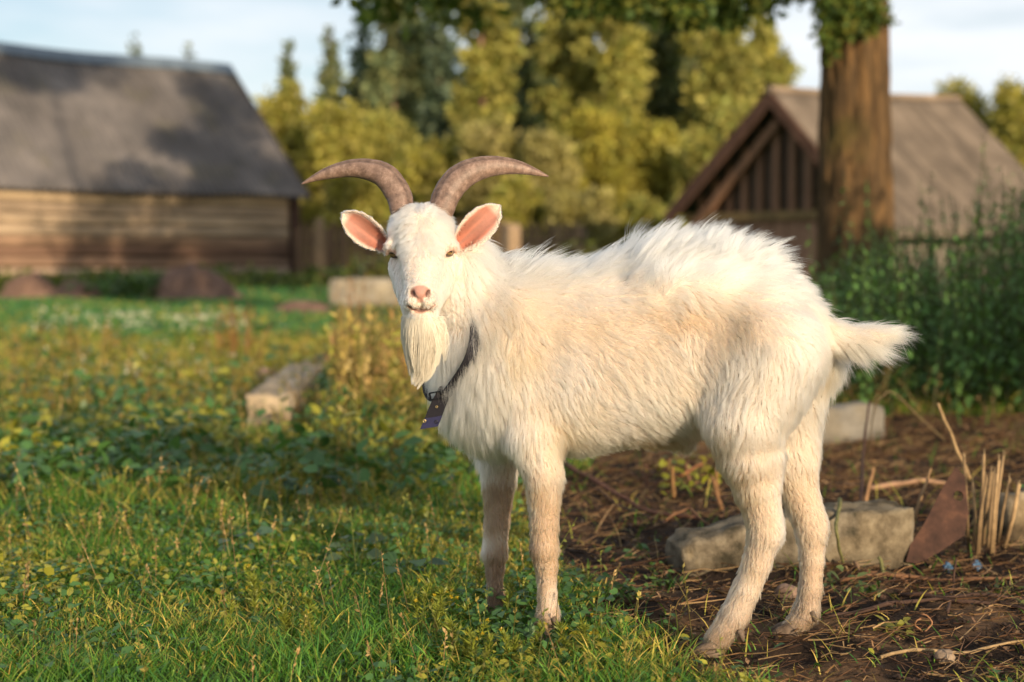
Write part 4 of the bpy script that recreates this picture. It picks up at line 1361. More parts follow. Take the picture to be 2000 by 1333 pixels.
for px, py, s, lab in ((525, 752, .085, 'pinkish round stone at the far end of the stone beam, on its left'), (602, 742, .10, 'grey stone at the far end of the stone beam, on its right'), (655, 728, .12, 'low grey rubble stone beside the dry weeds, right of the wooden stump'),
                       (700, 722, .12, 'low brown rubble stone among the dry weeds, furthest right of its row'), (1541, 1168, .030, 'small pinkish pebble between the hind legs in front of the kerb stone'),
                       (1842, 1290, .022, 'beige pebble on the bare soil at the lower right corner'), (1012, 1150, .014, 'tiny pale pebble in the grass between the front legs')):
    g = G(px, py)
    n1, n2 = 16, 10
    V, F_ = [], []
    for i in range(n2 + 1):
        for k in range(n1):
            th, ph = math.pi * i / n2, 2 * math.pi * k / n1
            V.append((math.sin(th) * math.cos(ph), math.sin(th) * math.sin(ph) * .8, math.cos(th) * .75))
    for i in range(n2):
        for k in range(n1):
            F_.append((i * n1 + k, (i + 1) * n1 + k, (i + 1) * n1 + (k + 1) % n1, i * n1 + (k + 1) % n1))
    V = np.array(V) * s
    V = V * (1 + .30 * fnoise(V + g, 1.1 / s, 5))[:, None] + g + [0, 0, s * .35]
    c0 = (.95, .78, .70) if 'pink' in lab else ((1.1, 1.0, .85) if 'beige' in lab or 'pale' in lab else (.9, .88, .85))
    tag(mesh_np('stone', V, F_, M_STONE, None, np.tile(np.array(c0), (len(V), 1)), True, g), lab, 'stone')

# wooden stump among the weeds and a post beyond the goat's back
M_WOOD = mat_mottled('weathered_wood', [(.3, (.16, .115, .075)), (.7, (.36, .275, .19))], 10, (4, 4, .7), .85, .6, .004)
def post(px, py, pyt, Y, w, label, cat='post', name='wooden_post', col=(1, 1, 1)):
    p, t = W(px, py, Y), W(px, pyt, Y)
    p[2] = min(p[2], 0) - .02 if p[2] > -.3 else -.02
    h = t[2] - p[2]
    V, F_ = [], []
    nk = 10
    for l, (f, r) in enumerate(((0, 1.05), (.3, 1.0), (.7, .97), (.96, .93), (1.0, .78))):
        for k in range(nk):
            a_ = 2 * math.pi * k / nk
            rr = w * r * (1 + .12 * math.sin(3 * a_ + px))
            V.append(p + np.array([math.cos(a_) * rr, math.sin(a_) * rr, h * f + (.02 * math.sin(2 * a_) * w * 10 if l >= 3 else 0)]))
    for l in range(4):
        for k in range(nk):
            F_.append((l * nk + k, l * nk + (k + 1) % nk, l * nk + nk + (k + 1) % nk, l * nk + nk + k))
    F_.append(tuple(range(4 * nk, 5 * nk)))
    return tag(mesh_np(name, V, F_, M_WOOD, None, np.tile(np.array(col), (len(V), 1)), False, p), label, cat)
post(640, 735, 686, 9.4, .024, 'short pale wooden stump standing in the grass behind the stone beam', 'stump', 'wooden_stump', (1.4, 1.15, .85))
post(999, 600, 440, 22, .15, 'light grey wooden post seen over the back right of the goat ear', 'post', 'wooden_post', (1.25, 1.15, 1.05))
post(626, 562, 428, 34, .13, 'weathered post at the end of the paling fence beside the log barn', 'post', 'wooden_post', (.95, .85, .75))

# rusty plate with a hole, leaning among the stalks
yp = 3.78
poly = [(1866, 912), (1884, 930), (1892, 1005), (1884, 1046), (1836, 1078), (1795, 1102), (1770, 1098), (1778, 1064), (1806, 1022), (1836, 962)]
PV = [W(x, y, yp - .10 * (y - 912) / 190) for x, y in poly]
hc = W(1872, 969, yp - .03); nh = 14
hr = .0135
nrm = unit(np.cross(PV[4] - PV[0], PV[7] - PV[0])); nrm = nrm if nrm[1] < 0 else -nrm
ha = unit(np.cross(nrm, [0, 0, 1.0])); hb = np.cross(nrm, ha)
import bmesh
bmm = bmesh.new()
ov = [bmm.verts.new(v) for v in PV]
oe = [bmm.edges.new((ov[i], ov[(i + 1) % len(ov)])) for i in range(len(ov))]
hv = [bmm.verts.new(hc + hr * (ha * math.cos(2 * math.pi * k / nh) + hb * math.sin(2 * math.pi * k / nh))) for k in range(nh)]
he = [bmm.edges.new((hv[i], hv[(i + 1) % nh])) for i in range(nh)]
bmesh.ops.triangle_fill(bmm, use_beauty=True, edges=oe + he)
ex = bmesh.ops.extrude_face_region(bmm, geom=bmm.faces[:])
bmesh.ops.translate(bmm, verts=[v for v in ex['geom'] if isinstance(v, bmesh.types.BMVert)], vec=Vector(nrm) * -.007)
bmesh.ops.recalc_face_normals(bmm, faces=bmm.faces[:])
g = G(1825, 1092)
bmesh.ops.translate(bmm, verts=bmm.verts[:], vec=-Vector(g))
pm = bpy.data.meshes.new('rusty_plate'); bmm.to_mesh(pm); bmm.free()
pa = pm.attributes.new('col', 'FLOAT_COLOR', 'POINT'); pa.data.foreach_set('color', np.ones(len(pm.vertices) * 4, np.float32))
pm.materials.append(M_RUST)
po = link('rusty_plate', pm); po.location = g
tag(po, 'rusty brown steel plate with a round hole leaning beside the cut stalks', 'metal plate')

# single sticks one can tell apart
def stick(name, pts, r, col, label, cat='stick', group=None, wob=.004, seed=0):
    pts = np.array(pts, float)
    t0 = np.linspace(0, 1, len(pts)); t1 = np.linspace(0, 1, 14)
    P = np.stack([np.interp(t1, t0, pts[:, k]) for k in range(3)], 1)
    P[1:-1] += np.stack([vnoise(P[1:-1] * 1.0, 22, seed + k) for k in range(3)], 1) * wob
    mb = MB()
    rr = r * (1 - .35 * t1) * (1 + .12 * np.sin(t1 * 17 + seed))
    mb.tube(P, rr, 7, col)
    return tag(mb.build(name, M_TWIG, None, True, P[0]), label, cat, group)
def on(px, py, h=0.0):
    g = G(px, py); g[2] = float(gz(g[0], g[1])[0]) + h
    return g
TAN, STRAW, BROWN, DARK, OLIVE = (.42, .28, .14), (.55, .40, .20), (.22, .11, .055), (.09, .05, .035), (.20, .19, .07)
yk = 4.15
stick('dry_stick', [W(1893, 935, yk), W(1862, 860, yk), W(1832, 788, yk)], .0065, TAN, 'tallest straw coloured stick, leaning left above the rusty plate', seed=1)
stick('dry_stick', [on(1768, 1072, .0), W(1790, 1000, 3.85), W(1818, 916, 3.9)], .0062, (.36, .22, .11), 'upright brown stick leaning on the left side of the rusty plate', seed=2)
stick('iron_rod', [on(1680, 985), W(1686, 880, 5.0), W(1698, 782, 5.0)], .006, (.07, .04, .035), 'thin dark rusty rod standing behind the kerb stone', 'rod', seed=3, wob=.002)
stick('dry_stick', [on(1688, 985, .01), W(1706, 914, 4.6)], .0062, (.45, .25, .12), 'short broken stub standing beside the dark rod', seed=4)
stick('dry_stick', [W(1716, 1088, 3.50), W(1732, 1150, 3.45), on(1757, 1208)], .0050, OLIVE, 'greenish stick of the leaning pair in front of the kerb stone', seed=5)
stick('dry_stick', [W(1668, 1098, 3.55), W(1705, 1150, 3.45), on(1748, 1196)], .0045, (.34, .20, .11), 'brown stick of the leaning pair in front of the kerb stone', seed=6)
stick('dry_stick', [W(1640, 975, 3.75), W(1632, 1040, 3.5), on(1648, 1110)], .0055, OLIVE, 'olive stem hanging over the face of the kerb stone', seed=7)
stick('branch', [on(1103, 932, .05), on(1170, 960, .03), on(1262, 1000, .02), on(1368, 1026, .02)], .011, (.17, .075, .045), 'reddish brown branch lying under the belly of the goat', 'branch', seed=8)
stick('branch', [on(1098, 915, .05), on(1200, 985, .02), on(1300, 1030, .015)], .006, DARK, 'thin dark branch crossing the reddish branch under the belly', 'branch', seed=9)
stick('dry_stick', [on(1300, 1050, .06), on(1345, 1040, .09), on(1405, 1070, .06)], .0045, BROWN, 'thin brown twig resting on the broken end of the kerb stone', seed=10)
stick('dry_stick', [on(1700, 955, .03), on(1800, 950, .02), on(1872, 948, .03)], .010, (.42, .25, .15), 'thick pale stick lying flat behind the kerb stone', seed=11)
stick('dry_stick', [W(1846, 862, 5.2), W(1740, 762, 5.1), W(1708, 790, 5.1), on(1690, 900)], .0035, (.20, .14, .07), 'thin dry stem bent over in an arch by the nettles', seed=12)
stick('dry_stick', [on(1850, 1215, .01), W(1862, 1150, 3.35), W(1868, 1092, 3.35)], .004, DARK, 'dark twig standing before the blue plastic scrap', seed=13)
stick('dry_stick', [on(1490, 990, .0), W(1520, 955, 4.2), W(1560, 905, 4.2)], .008, BROWN, 'brown stub leaning behind the near hind leg', seed=14)
stick('dry_stick', [on(1290, 950, .01), W(1330, 928, 4.8), W(1372, 905, 4.8)], .009, (.30, .13, .06), 'reddish stub leaning right under the flank', seed=15)
for k, (x0, y0, x1, y1, lab) in enumerate(((1560, 1215, 2010, 1175, 'long dark stick lying across the soil below the kerb stone'), (1640, 1140, 2010, 1128, 'thin grey stick lying along the soil just below the rusty plate'),
                                           (1720, 1290, 2010, 1262, 'pale root like stick lying along the lower right edge'), (1590, 1105, 1775, 1140, 'short stick lying at the foot of the kerb stone'),
                                           (1760, 1175, 2010, 1205, 'dark stick slanting down to the right edge over the soil'))):
    p = np.linspace(0, 1, 6)
    stick('dry_stick', [on(x0 + (x1 - x0) * q, y0 + (y1 - y0) * q + 5 * math.sin(q * 9 + k), .012) for q in p], .0055 if k != 2 else .004, (DARK, BROWN, TAN, BROWN, DARK)[k], lab, seed=20 + k)
# curled root
th = np.linspace(0, 5.6, 16)
c0 = on(1802, 1232, .028)
mb = MB(); mb.tube([c0 + np.array([.016 * math.cos(a_ + 2.2) * (1 + .35 * math.sin(2 * a_)), .030 * a_ / 5 - .02, -.012 + .017 * math.sin(a_ + 2.2) * (1 + .2 * math.sin(3 * a_))]) for a_ in th], .0019, 6, (.40, .20, .10))
tag(mb.build('curled_root', M_TWIG, None, True, c0), 'orange brown root curled into a loop on the soil at lower right', 'root')
# cut stalk stump: a handful of pale broken canes
st = empty('cut_stalks', on(1925, 1052), 'clump of pale broken dry canes standing right of the rusty plate', 'cut stalks')
for k, (x0, x1, yt, yb) in enumerate(((1893, 1886, 893, 1030), (1902, 1898, 905, 1040), (1912, 1921, 893, 1040), (1920, 1932, 922, 1044), (1930, 1940, 912, 1048), (1940, 1966, 893, 1048), (1950, 1975, 935, 1052), (1962, 1990, 924, 1056), (1908, 1930, 940, 1046), (1936, 1952, 900, 1050))):
    y_ = 3.86 + .012 * (k % 4)
    x1 += random.uniform(-9, 9); yt += random.uniform(-8, 40) * (k % 3 > 0); y_ += random.uniform(-.05, .05)
    p0, p1 = W(x0, yb, y_), W(x1, yt, y_ + random.uniform(-.05, .05)); p0[2] = -.01
    mb = MB()
    mid = (p0 + p1) / 2 + np.array([random.uniform(-.006, .006), 0, 0]); rk_ = random.uniform(.65, 1.15)
    mb.tube([p0, mid, p1], [.0058 * rk_, .0054 * rk_, .0050 * rk_], 8, np.array((.50, .33, .17)) * random.uniform(.55, 1.15))
    for q in range(3):
        e = p1 + np.array([random.uniform(-.004, .004), random.uniform(-.003, .003), random.uniform(.006, .02)])
        mb.tube([p1 - (p1 - mid) * .05, e], [.0022 * rk_, .0006], 4, (.5, .36, .2))
    mb.build('cane', M_TWIG, st, True)
# blue plastic scraps
for x, y, sx, lab in ((1908, 1098, .013, 'bright blue plastic scrap lying under the cut stalks'), (1852, 1108, .014, 'pale blue plastic scrap lying at the foot of the rusty plate')):
    g = on(x, y, .006)
    V, F_ = [], []
    for i in range(7):
        for j in range(5):
            u, v = i / 6 - .5, j / 4 - .5
            V.append(g + np.array([u * sx * 1.9, v * sx, .010 * math.sin(u * 9 + v * 5) + .012 + v * .012 + .004 * math.sin(i * j)]))
    for i in range(6):
        for j in range(4):
            F_.append((i * 5 + j, i * 5 + 5 + j, i * 5 + 6 + j, i * 5 + 1 + j))
    o = mesh_np('plastic_scrap', V, F_, M_BLUE, None, None, True, g)
    so = o.modifiers.new('thickness', 'SOLIDIFY'); so.thickness = .0012
    tag(o, lab, 'litter')

# litter of twigs, bark and straw on the bare soil
lit = NP_()
def scatter(n, wide):
    x, y = field(n, 2.5, 7.0)
    k = (dirtness(x, y) > .35) & (x > -.25)
    if wide: k &= (x > .3)
    return x[k], y[k]
x, y = scatter(24000, 0); n = len(x)
P = np.stack([x, y, gz(x, y) + .004 + .010 * rng.random(n)], 1)
az = rng.normal(0, .75, n); Ls = (.02 + .10 * rng.random(n) ** 2.2) * (.8 + .1 * y)
D = np.stack([np.cos(az), np.sin(az), rng.normal(.05, .16, n)], 1)
col = pick(np.array([[.08, .045, .03], [.13, .07, .04], [.24, .145, .08], [.34, .24, .14], [.045, .03, .022]]), n)
lit.add(tri_stems(P, P + D * Ls[:, None], .0009 + .0018 * rng.random(n) ** 2, .0007, col, rng.normal(0, .006, (n, 3))))
x, y = scatter(16000, 0); n = len(x)
P = np.stack([x, y, gz(x, y) + .005], 1)
D = unit(np.stack([rng.normal(0, 1, n), rng.normal(0, 1, n), rng.normal(.05, .2, n)], 1))
Ls = .006 + .018 * rng.random(n) ** 2
col = pick(np.array([[.06, .035, .025], [.16, .09, .05], [.24, .15, .09], [.03, .02, .015]]), n)
lit.add(leaf4(P, D, unit(np.stack([rng.normal(0, .5, n), rng.normal(0, .5, n), np.ones(n)], 1)), Ls, Ls * .6, col))
tag(lit.build('twig_litter', M_GRASS, None, False), kind='stuff')
# soil crumbs
cr = NP_()
x, y = scatter(5200, 0); n = len(x)
s = .003 + .011 * rng.random(n) ** 3
P = np.stack([x, y, gz(x, y) + s * .4], 1)
base = np.array([[1, 0, 0], [0, 1, 0], [-1, 0, 0], [0, -1, 0], [0, 0, .8], [0, 0, -.8]], float)
V = (P[:, None] + (base[None] * (1 + .5 * rng.normal(0, .5, (n, 6, 1)))) * s[:, None, None]).reshape(-1, 3)
ft = np.array([[0, 1, 4, 4], [1, 2, 4, 4], [2, 3, 4, 4], [3, 0, 4, 4]])
ft = np.array([[5, 0, 1, 4][i:] + [5, 0, 1, 4][:i] for i in (0,)] + [[5, 1, 2, 4], [5, 2, 3, 4], [5, 3, 0, 4]])
cr.add((V, ((np.arange(n) * 6)[:, None, None] + ft[None]).reshape(-1, 4), np.repeat(np.array([.045, .028, .02]) * (.6 + .9 * rng.random((n, 1))), 6, 0)))
M_SOIL = mat_mottled('soil_crumb', [(.3, .6), (.7, 1.0)], 60, (1, 1, 1), .95, .5, .004)
tag(cr.build('soil_crumbs', M_SOIL, None, False), kind='stuff')
# sprouting stubs and seedlings on the bare soil
sp = NP_()
for a, b, n, L0, hh_, c in ((1340, 960, 40, .045, .10, (.17, .18, .02)), (1395, 935, 34, .04, .10, (.19, .17, .02)), (1240, 1090, 22, .03, .06, (.06, .12, .05)), (1290, 1120, 12, .02, .04, (.05, .10, .03)), (1700, 1170, 40, .02, .03, (.07, .11, .03)), (1750, 1235, 50, .022, .03, (.15, .15, .03)),
                          (1915, 1030, 26, .02, .05, (.17, .18, .02)), (1650, 1150, 18, .03, .05, (.08, .11, .04)), (1300, 1150, 60, .018, .03, (.07, .12, .03)), (1220, 1180, 60, .022, .04, (.06, .11, .03)), (1130, 1150, 50, .02, .04, (.12, .14, .03)), (1540, 1225, 30, .016, .02, (.08, .11, .03)), (1960, 1180, 40, .018, .03, (.08, .10, .03))):
    g = on(a, b)
    P = g + np.stack([rng.normal(0, hh_ * .7, n), rng.normal(0, hh_ * .5, n), hh_ * rng.random(n)], 1)
    D = unit(np.stack([rng.normal(0, 1, n), rng.normal(0, 1, n), rng.normal(.2, .5, n)], 1))
    sp.add(leaf8(P, D, unit(np.stack([rng.normal(0, .5, n), rng.normal(-.3, .5, n), np.ones(n)], 1)), L0 * (.6 + .8 * rng.random(n)), L0 * .5, np.array(c) * (.7 + .6 * rng.random((n, 1)))))
tag(sp.build('seedlings', M_LEAF), kind='stuff')
gt = NP_()
x, y = field(5000, 2.5, 6.5)
k = (dirtness(x, y) > .3) & (fnoise(flat3(x, y), 4.5, 81) > .22); x, y = x[k], y[k]; n = len(x)
gt.add(blades(np.stack([x, y, gz(x, y)], 1), .025 + .05 * rng.random(n), .0028, rng.random(n) * 6.28, .3 + .6 * rng.random(n), pick(np.array([[.10, .13, .03], [.16, .13, .05], [.26, .18, .09]]), n), .6 * np.ones(n)))
tag(gt.build('grass_tufts', M_GRASS), kind='stuff')
for k, (x, y, d0) in enumerate(((1262, 915, 0), (1300, 905, .1), (1318, 928, .1), (1350, 915, 0), (1410, 955, 0), (1402, 925, 0))):
    g = on(x, y + 45)
    stick('stalk_stub', [g, g + np.array([rng.normal(0, .02), .01, .085 + .03 * rng.random()])], .008, (.20 + .05 * (k % 3), .10 + .03 * (k % 3), .06), 'broken reddish stalk stub with yellow sprouts under the belly', 'stalk stub', 'broken stalk stubs under the belly', seed=40 + k)

# ------------------------------------------------------------------ log barn on the left
M_LOG = mat_mottled('barn_logs', [(.3, .45), (.7, 1.0)], 2.2, (.25, .25, 5), .9, .6, .02, 5)
M_SLATE = mat_mottled('corrugated_sheets', [(.25, (.075, .071, .071)), (.55, (.125, .115, .112)), (.8, (.19, .172, .16))], 1.1, (1, 1, 1), .85, .3, .01, 9)
M_ZINC = mat_mottled('zinc_ridge', [(.3, (.085, .115, .15)), (.7, (.15, .19, .235))], 3, (1, 1, 1), .5, .2, .01)
M_BOARD = mat_mottled('barn_boards', [(.3, .5), (.7, 1.0)], 3, (3, 3, .3), .9, .6, .01, 5)
def grid_mesh(name, fn, nu, nv, m, parent, colfn=None, thick=0.0, smooth=True):
    u, v = np.meshgrid(np.linspace(0, 1, nu), np.linspace(0, 1, nv), indexing='ij')
    P = fn(u.ravel(), v.ravel())
    ii = np.arange(nu * nv).reshape(nu, nv)
    Q = np.stack([ii[:-1, :-1], ii[1:, :-1], ii[1:, 1:], ii[:-1, 1:]], -1).reshape(-1, 4)
    c = np.ones((len(P), 3)) if colfn is None else colfn(u.ravel(), v.ravel(), P)
    o = mesh_np(name, P, Q, m, parent, c, smooth)
    if thick:
        s = o.modifiers.new('thickness', 'SOLIDIFY'); s.thickness = thick; s.offset = 0
    return o
E0 = W(604, 386, 39)
U, Vb = np.array([-.7071, -.7071, 0]), np.array([-.7071, .7071, 0])
LEN, HALF, RISE = 13.5, 3.75, 3.86
barn = empty('log_barn', (E0 + U * 6 + Vb * 3.7) * [1, 1, 0], 'long log barn with a grey corrugated roof on the left', 'barn')
sag = lambda u: -.10 * np.sin(np.asarray(u) * 3.14) + .03 * np.sin(np.asarray(u) * 13)
def slope(side):
    def fn(u, v):
        w_ = .5 * (1 - v) if side > 0 else v * .5
        run = (HALF * v) if side > 0 else (HALF * 2 - HALF * v)
        z = E0[2] + RISE * v + sag(u) * (.35 + .65 * v)
        row = (v * 6) % 1
        P = E0[None] + U[None] * (u * LEN)[:, None] + Vb[None] * run[:, None]
        P[:, 2] = z + .042 * np.sin(u * LEN * 2 * math.pi / .19) - .03 * row + .02 * vnoise(P, .9, 5)
        return P
    return fn
def slate_col(u, v, P):
    n = fnoise(P * [1, 1, 1], .7, 11)
    st_ = vnoise(np.stack([np.floor(u * LEN / .38), np.floor(v * 2), 0 * u], 1) + .5, 1.0, 17)
    c = (1 + .22 * n + .48 * st_)[:, None] * np.array([1.0, .97, .95])
    moss = smooth01(fnoise(P, 1.4, 23), .3, .8)[:, None] * .35
    return c * (1 - moss) + np.array([.95, .92, .62]) * moss
grid_mesh('roof', slope(1), 430, 40, M_SLATE, barn, slate_col, .02)
grid_mesh('roof', slope(-1), 200, 8, M_SLATE, barn, slate_col, .02)
RR = E0 + Vb * HALF + np.array([0, 0, RISE])
mb = MB()
for s_ in (1, -1):
    pass
Vc, Fc = [], []
for i in range(41):
    u = i / 40
    for dv, dz in ((-.30, -.20), (0, .10), (.30, -.20), (.28, -.24), (0, .05), (-.28, -.24)):
        Vc.append(RR + U * (u * LEN - .03) + Vb * dv + np.array([0, 0, dz + float(sag(np.array(u)))]))
for i in range(40):
    for k in range(6):
        Fc.append((i * 6 + k, i * 6 + (k + 1) % 6, i * 6 + 6 + (k + 1) % 6, i * 6 + 6 + k))
Fc += [tuple(range(6)), tuple(range(240, 246))]
mb.add(Vc, Fc); bm_flip(mb.build('ridge_cap', M_ZINC, barn))
WC = E0 + U * .45 + Vb * .42; WC[2] = 0                # foot of the near right corner
WL, WT = LEN - .9, E0[2] + .20
NL = 10
lh = WT / NL
lcol = [(.25, .20, .15), (.28, .20, .14), (.17, .105, .07), (.13, .075, .05), (.20, .125, .08), (.31, .23, .155), (.34, .25, .165), (.30, .22, .15), (.38, .28, .18), (.40, .29, .185)]
def wall_fn(o, ax, L, nrm):
    def fn(u, v):
        z = v * WT
        k = np.minimum((z / lh).astype(int), NL - 1)
        f = z / lh - k
        bulge = .10 * np.sqrt(np.maximum(1 - (2 * f - 1) ** 2, 0)) + .02 * hash3(k, k, k, 3)
        P = o + ax * (u * L)[:, None]
        P[:, 2] = z + .03 * vnoise(np.stack([u * L * .5, k * 3.0, 0 * u], 1), 1, 7)
        return P + nrm * bulge[:, None]
    return fn
def wall_col(u, v, P):
    k = np.minimum((v * NL).astype(int), NL - 1)
    f = v * NL - k
    c = np.array(lcol)[k] * (1 + .25 * fnoise(P * [1, 1, 3], 1.2, 9))[:, None] * 1.7
    return c * (1 - .55 * np.exp(-(np.minimum(f, 1 - f) / .10) ** 2))[:, None]      # darker towards the joints between the logs
grid_mesh('wall', wall_fn(WC, U, WL, -Vb), 150, 101, M_LOG, barn, wall_col)
grid_mesh('wall', wall_fn(WC, Vb, HALF * 2 - .84, -U), 80, 101, M_LOG, barn, wall_col)
grid_mesh('wall', wall_fn(WC + U * WL, Vb, HALF * 2 - .84, U), 20, 101, M_LOG, barn, wall_col)
# gable boards above the end walls, corner posts and verge boards
mb = MB()
for k in range(26):
    v0 = k / 26; d = v0 * 2 * HALF + .14
    top = E0[2] + RISE * (1 - abs(2 * (d / (2 * HALF)) - 1)) - .10
    if top > WT:
        mb.box(WC - Vb * .42 + Vb * d + np.array([0, 0, (WT + top) / 2]) - U * .02, (.13, .015, (top - WT) / 2), np.array([Vb, U, [0, 0, 1]]), np.array([.34, .25, .17]) * (.8 + .4 * random.random()))
mb.build('gable', M_BOARD, barn)
mb = MB()
mb.box(WC - Vb * .14 - U * .16 + np.array([0, 0, WT / 2]), (.11, .11, WT / 2), np.array([U, Vb, [0, 0, 1]]), (.10, .055, .04))
mb.build('corner_post', M_BOARD, barn)
for s_ in (0, 1):
    a = E0 + Vb * (0 if s_ == 0 else 2 * HALF) - U * .03 + np.array([0, 0, -.08]); b = RR - U * .03 + np.array([0, 0, -.08])
    mb = MB(); d = unit(b - a); nn = unit(np.cross(d, U))
    mb.box((a + b) / 2, (np.linalg.norm(b - a) / 2, .02, .10), np.array([d, U, nn]), (.16, .12, .10))
    mb.build('verge_board', M_BOARD, barn)

# ------------------------------------------------------------------ board barn on the right
A_, Bf = W(1505, 178, 26.0), W(1872, 196, 29.06)
Cn = W(1303, 420, 28.25)
Dn = A_ + 1.20 * (W(1698, 415, 24.1) - A_)
Df = Bf + (Dn - A_) * 1.02; Cf = Bf + (Cn - A_)
rd = unit((Bf - A_) * [1, 1, 0])
RL = np.linalg.norm((Bf - A_)[:2])
ctr2 = (A_ + Bf) / 2 * [1, 1, 0]
barn2 = empty('board_barn', ctr2, 'small brown barn with an open slatted gable behind the tree trunk', 'barn')
M_SHAKE = mat_mottled('roof_shakes', [(.25, (.10, .08, .062)), (.55, (.165, .132, .102)), (.8, (.24, .195, .155))], 1.6, (1, 1, 1), .9, .4, .01, 8)
def slope2(e0, e1, r0, r1):
    def fn(u, v):
        e = e0 * (1 - u)[:, None] + e1 * u[:, None]
        r = r0 * (1 - u)[:, None] + r1 * u[:, None]
        P = e * (1 - v)[:, None] + r * v[:, None]
        P[:, 2] += -.06 * np.sin(u * 3.14) * v + .022 * np.abs(np.sin(u * RL * math.pi / .16)) + .02 * vnoise(P, 1.2, 3)
        return P
    return fn
def shake_col(u, v, P):
    st_ = hash3(np.floor(u * RL / .16).astype(int), np.floor(v * 3).astype(int), 0 * u.astype(int), 3)
    return (.78 + .4 * st_ + .15 * fnoise(P, .9, 5))[:, None] * np.array([1.0, .97, .94])
grid_mesh('roof', slope2(Dn, Df, A_, Bf), 240, 16, M_SHAKE, barn2, shake_col, .05)
grid_mesh('roof', slope2(Cn, Cf, A_, Bf), 120, 8, M_SHAKE, barn2, shake_col, .05)
mb = MB()
mb.tube([A_ + [0, 0, .02] - rd * .06, (A_ + Bf) / 2 + [0, 0, -.02], Bf + [0, 0, .02]], .085, 6, (1.5, 1.4, 1.3))
mb.build('ridge_cap', M_SHAKE, barn2)
gd = unit((Dn - Cn) * [1, 1, 0])                     # along the gable, towards the camera side
gn = np.array([gd[1], -gd[0], 0]); gn = gn if gn @ rd < 0 else -gn
zt = W(1450, 412, 26)[2]                             # tie beam height
ga = A_ + rd * .30
wl, wr = (Cn - A_) @ gd + .30, (Dn - A_) @ gd - .55
lz = lambda s: (Cn[2] - A_[2]) / ((Cn - A_) @ gd) * s if s < 0 else (Dn[2] - A_[2]) / ((Dn - A_) @ gd) * s
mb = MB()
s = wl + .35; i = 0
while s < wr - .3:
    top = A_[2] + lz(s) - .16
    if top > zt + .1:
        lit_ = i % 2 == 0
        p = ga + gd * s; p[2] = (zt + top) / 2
        c_ = np.array((.30, .16, .095) if lit_ else (.13, .082, .055)) * (.8 + .45 * random.random())  # front boards in a sunlit tone, recessed ones in a shaded tone
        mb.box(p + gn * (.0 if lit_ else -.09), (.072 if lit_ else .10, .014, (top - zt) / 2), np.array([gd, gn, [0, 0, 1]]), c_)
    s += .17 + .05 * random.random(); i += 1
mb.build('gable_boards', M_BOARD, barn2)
mb = MB()
mb.box(ga + gd * (wl + wr) / 2 + gn * .05 + np.array([0, 0, zt - .08 - A_[2]]), ((wr - wl) / 2, .07, .08), np.array([gd, gn, [0, 0, 1]]), (.26, .17, .075))
mb.build('tie_beam', M_BOARD, barn2)
mb = MB()
for (p, q, w_) in ((Cn, A_, .13), (Dn, A_, .10)):
    a, b = p - rd * .03 + [0, 0, -.12], q - rd * .03 + [0, 0, -.12]
    d = unit(b - a); nn = unit(np.cross(d, rd))
    mb.box((a + b) / 2, (np.linalg.norm(b - a) / 2, .02, w_), np.array([d, rd, nn]), (.17, .085, .055))
mb.build('verge_board', M_BOARD, barn2)
a, b = Cn + rd * .26 + gd * .5 + [0, 0, -.30], A_ + rd * .26 + [0, 0, -.55]
mb = MB(); d = unit(b - a); nn = unit(np.cross(d, rd)); mb.box((a + b) / 2 - rd * .06, (np.linalg.norm(b - a) / 2, .05, .08), np.array([d, rd, nn]), (.34, .18, .105))
mb.build('rafter', M_BOARD, barn2)
def plank_wall(o, ax, L, h, nrm, name, base):
    mb = MB(); x = 0
    while x < L:
        w_ = .14 + .06 * random.random()
        mb.box(o + ax * (x + w_ / 2) + np.array([0, 0, h / 2]) + nrm * .012 * random.random(), (w_ / 2 - .006, .018, h / 2), np.array([ax, nrm, [0, 0, 1]]), np.array(base) * (.7 + .55 * random.random()))
        x += w_
    mb.box(o + ax * L / 2 + np.array([0, 0, h / 2]) - nrm * .05, (L / 2, .02, h / 2 - .01), np.array([ax, nrm, [0, 0, 1]]), (.03, .022, .018))
    return mb.build(name, M_BOARD, barn2)
o1 = ga + gd * wl; o1[2] = 0
plank_wall(o1, gd, wr - wl, zt - .16, gn, 'wall', (.36, .20, .13))
o2 = ga + gd * wr; o2[2] = 0
plank_wall(o2, rd, RL - .4, Dn[2] - .02, gd, 'wall', (.36, .30, .25))
o3 = Bf - rd * .25 + gd * wl; o3[2] = 0
plank_wall(o3, gd, wr - wl, zt + .2, -gn, 'wall', (.3, .22, .16))

# ------------------------------------------------------------------ fence, trough and heaps of earth
M_PALE_W = mat_mottled('fence_wood', [(.3, .5), (.7, 1.0)], 4, (3, 3, .4), .9, .5, .01, 5)
f0, f1 = G(560, 562) * [1, 1, 0] + np.array([.15, 1.0, 0]), np.array([1.6, 33.0, 0])
fence = empty('paling_fence', f0, 'brown paling fence running from the log barn behind the goat head', 'fence')
mb = MB(); fd = unit(f1 - f0); fl = np.linalg.norm(f1 - f0); x = 0; fnn = np.array([fd[1], -fd[0], 0])
while x < fl:
    h = 1.45 + .28 * random.random() - .25 * (random.random() < .12)
    w_ = .035 + .025 * random.random()
    tl = random.uniform(-.03, .03)
    mb.box(f0 + fd * x + np.array([0, 0, h / 2]) + fnn * random.uniform(-.01, .02), (w_, .012, h / 2), np.array([unit(fd + [0, 0, tl]), fnn, unit(np.array([-tl * fd[0], -tl * fd[1], 1]))]), np.array([.27, .17, .10]) * (.55 + .75 * random.random()))
    x += w_ * 2 + .02 + .02 * random.random()
mb.build('paling_panel', M_PALE_W, fence)
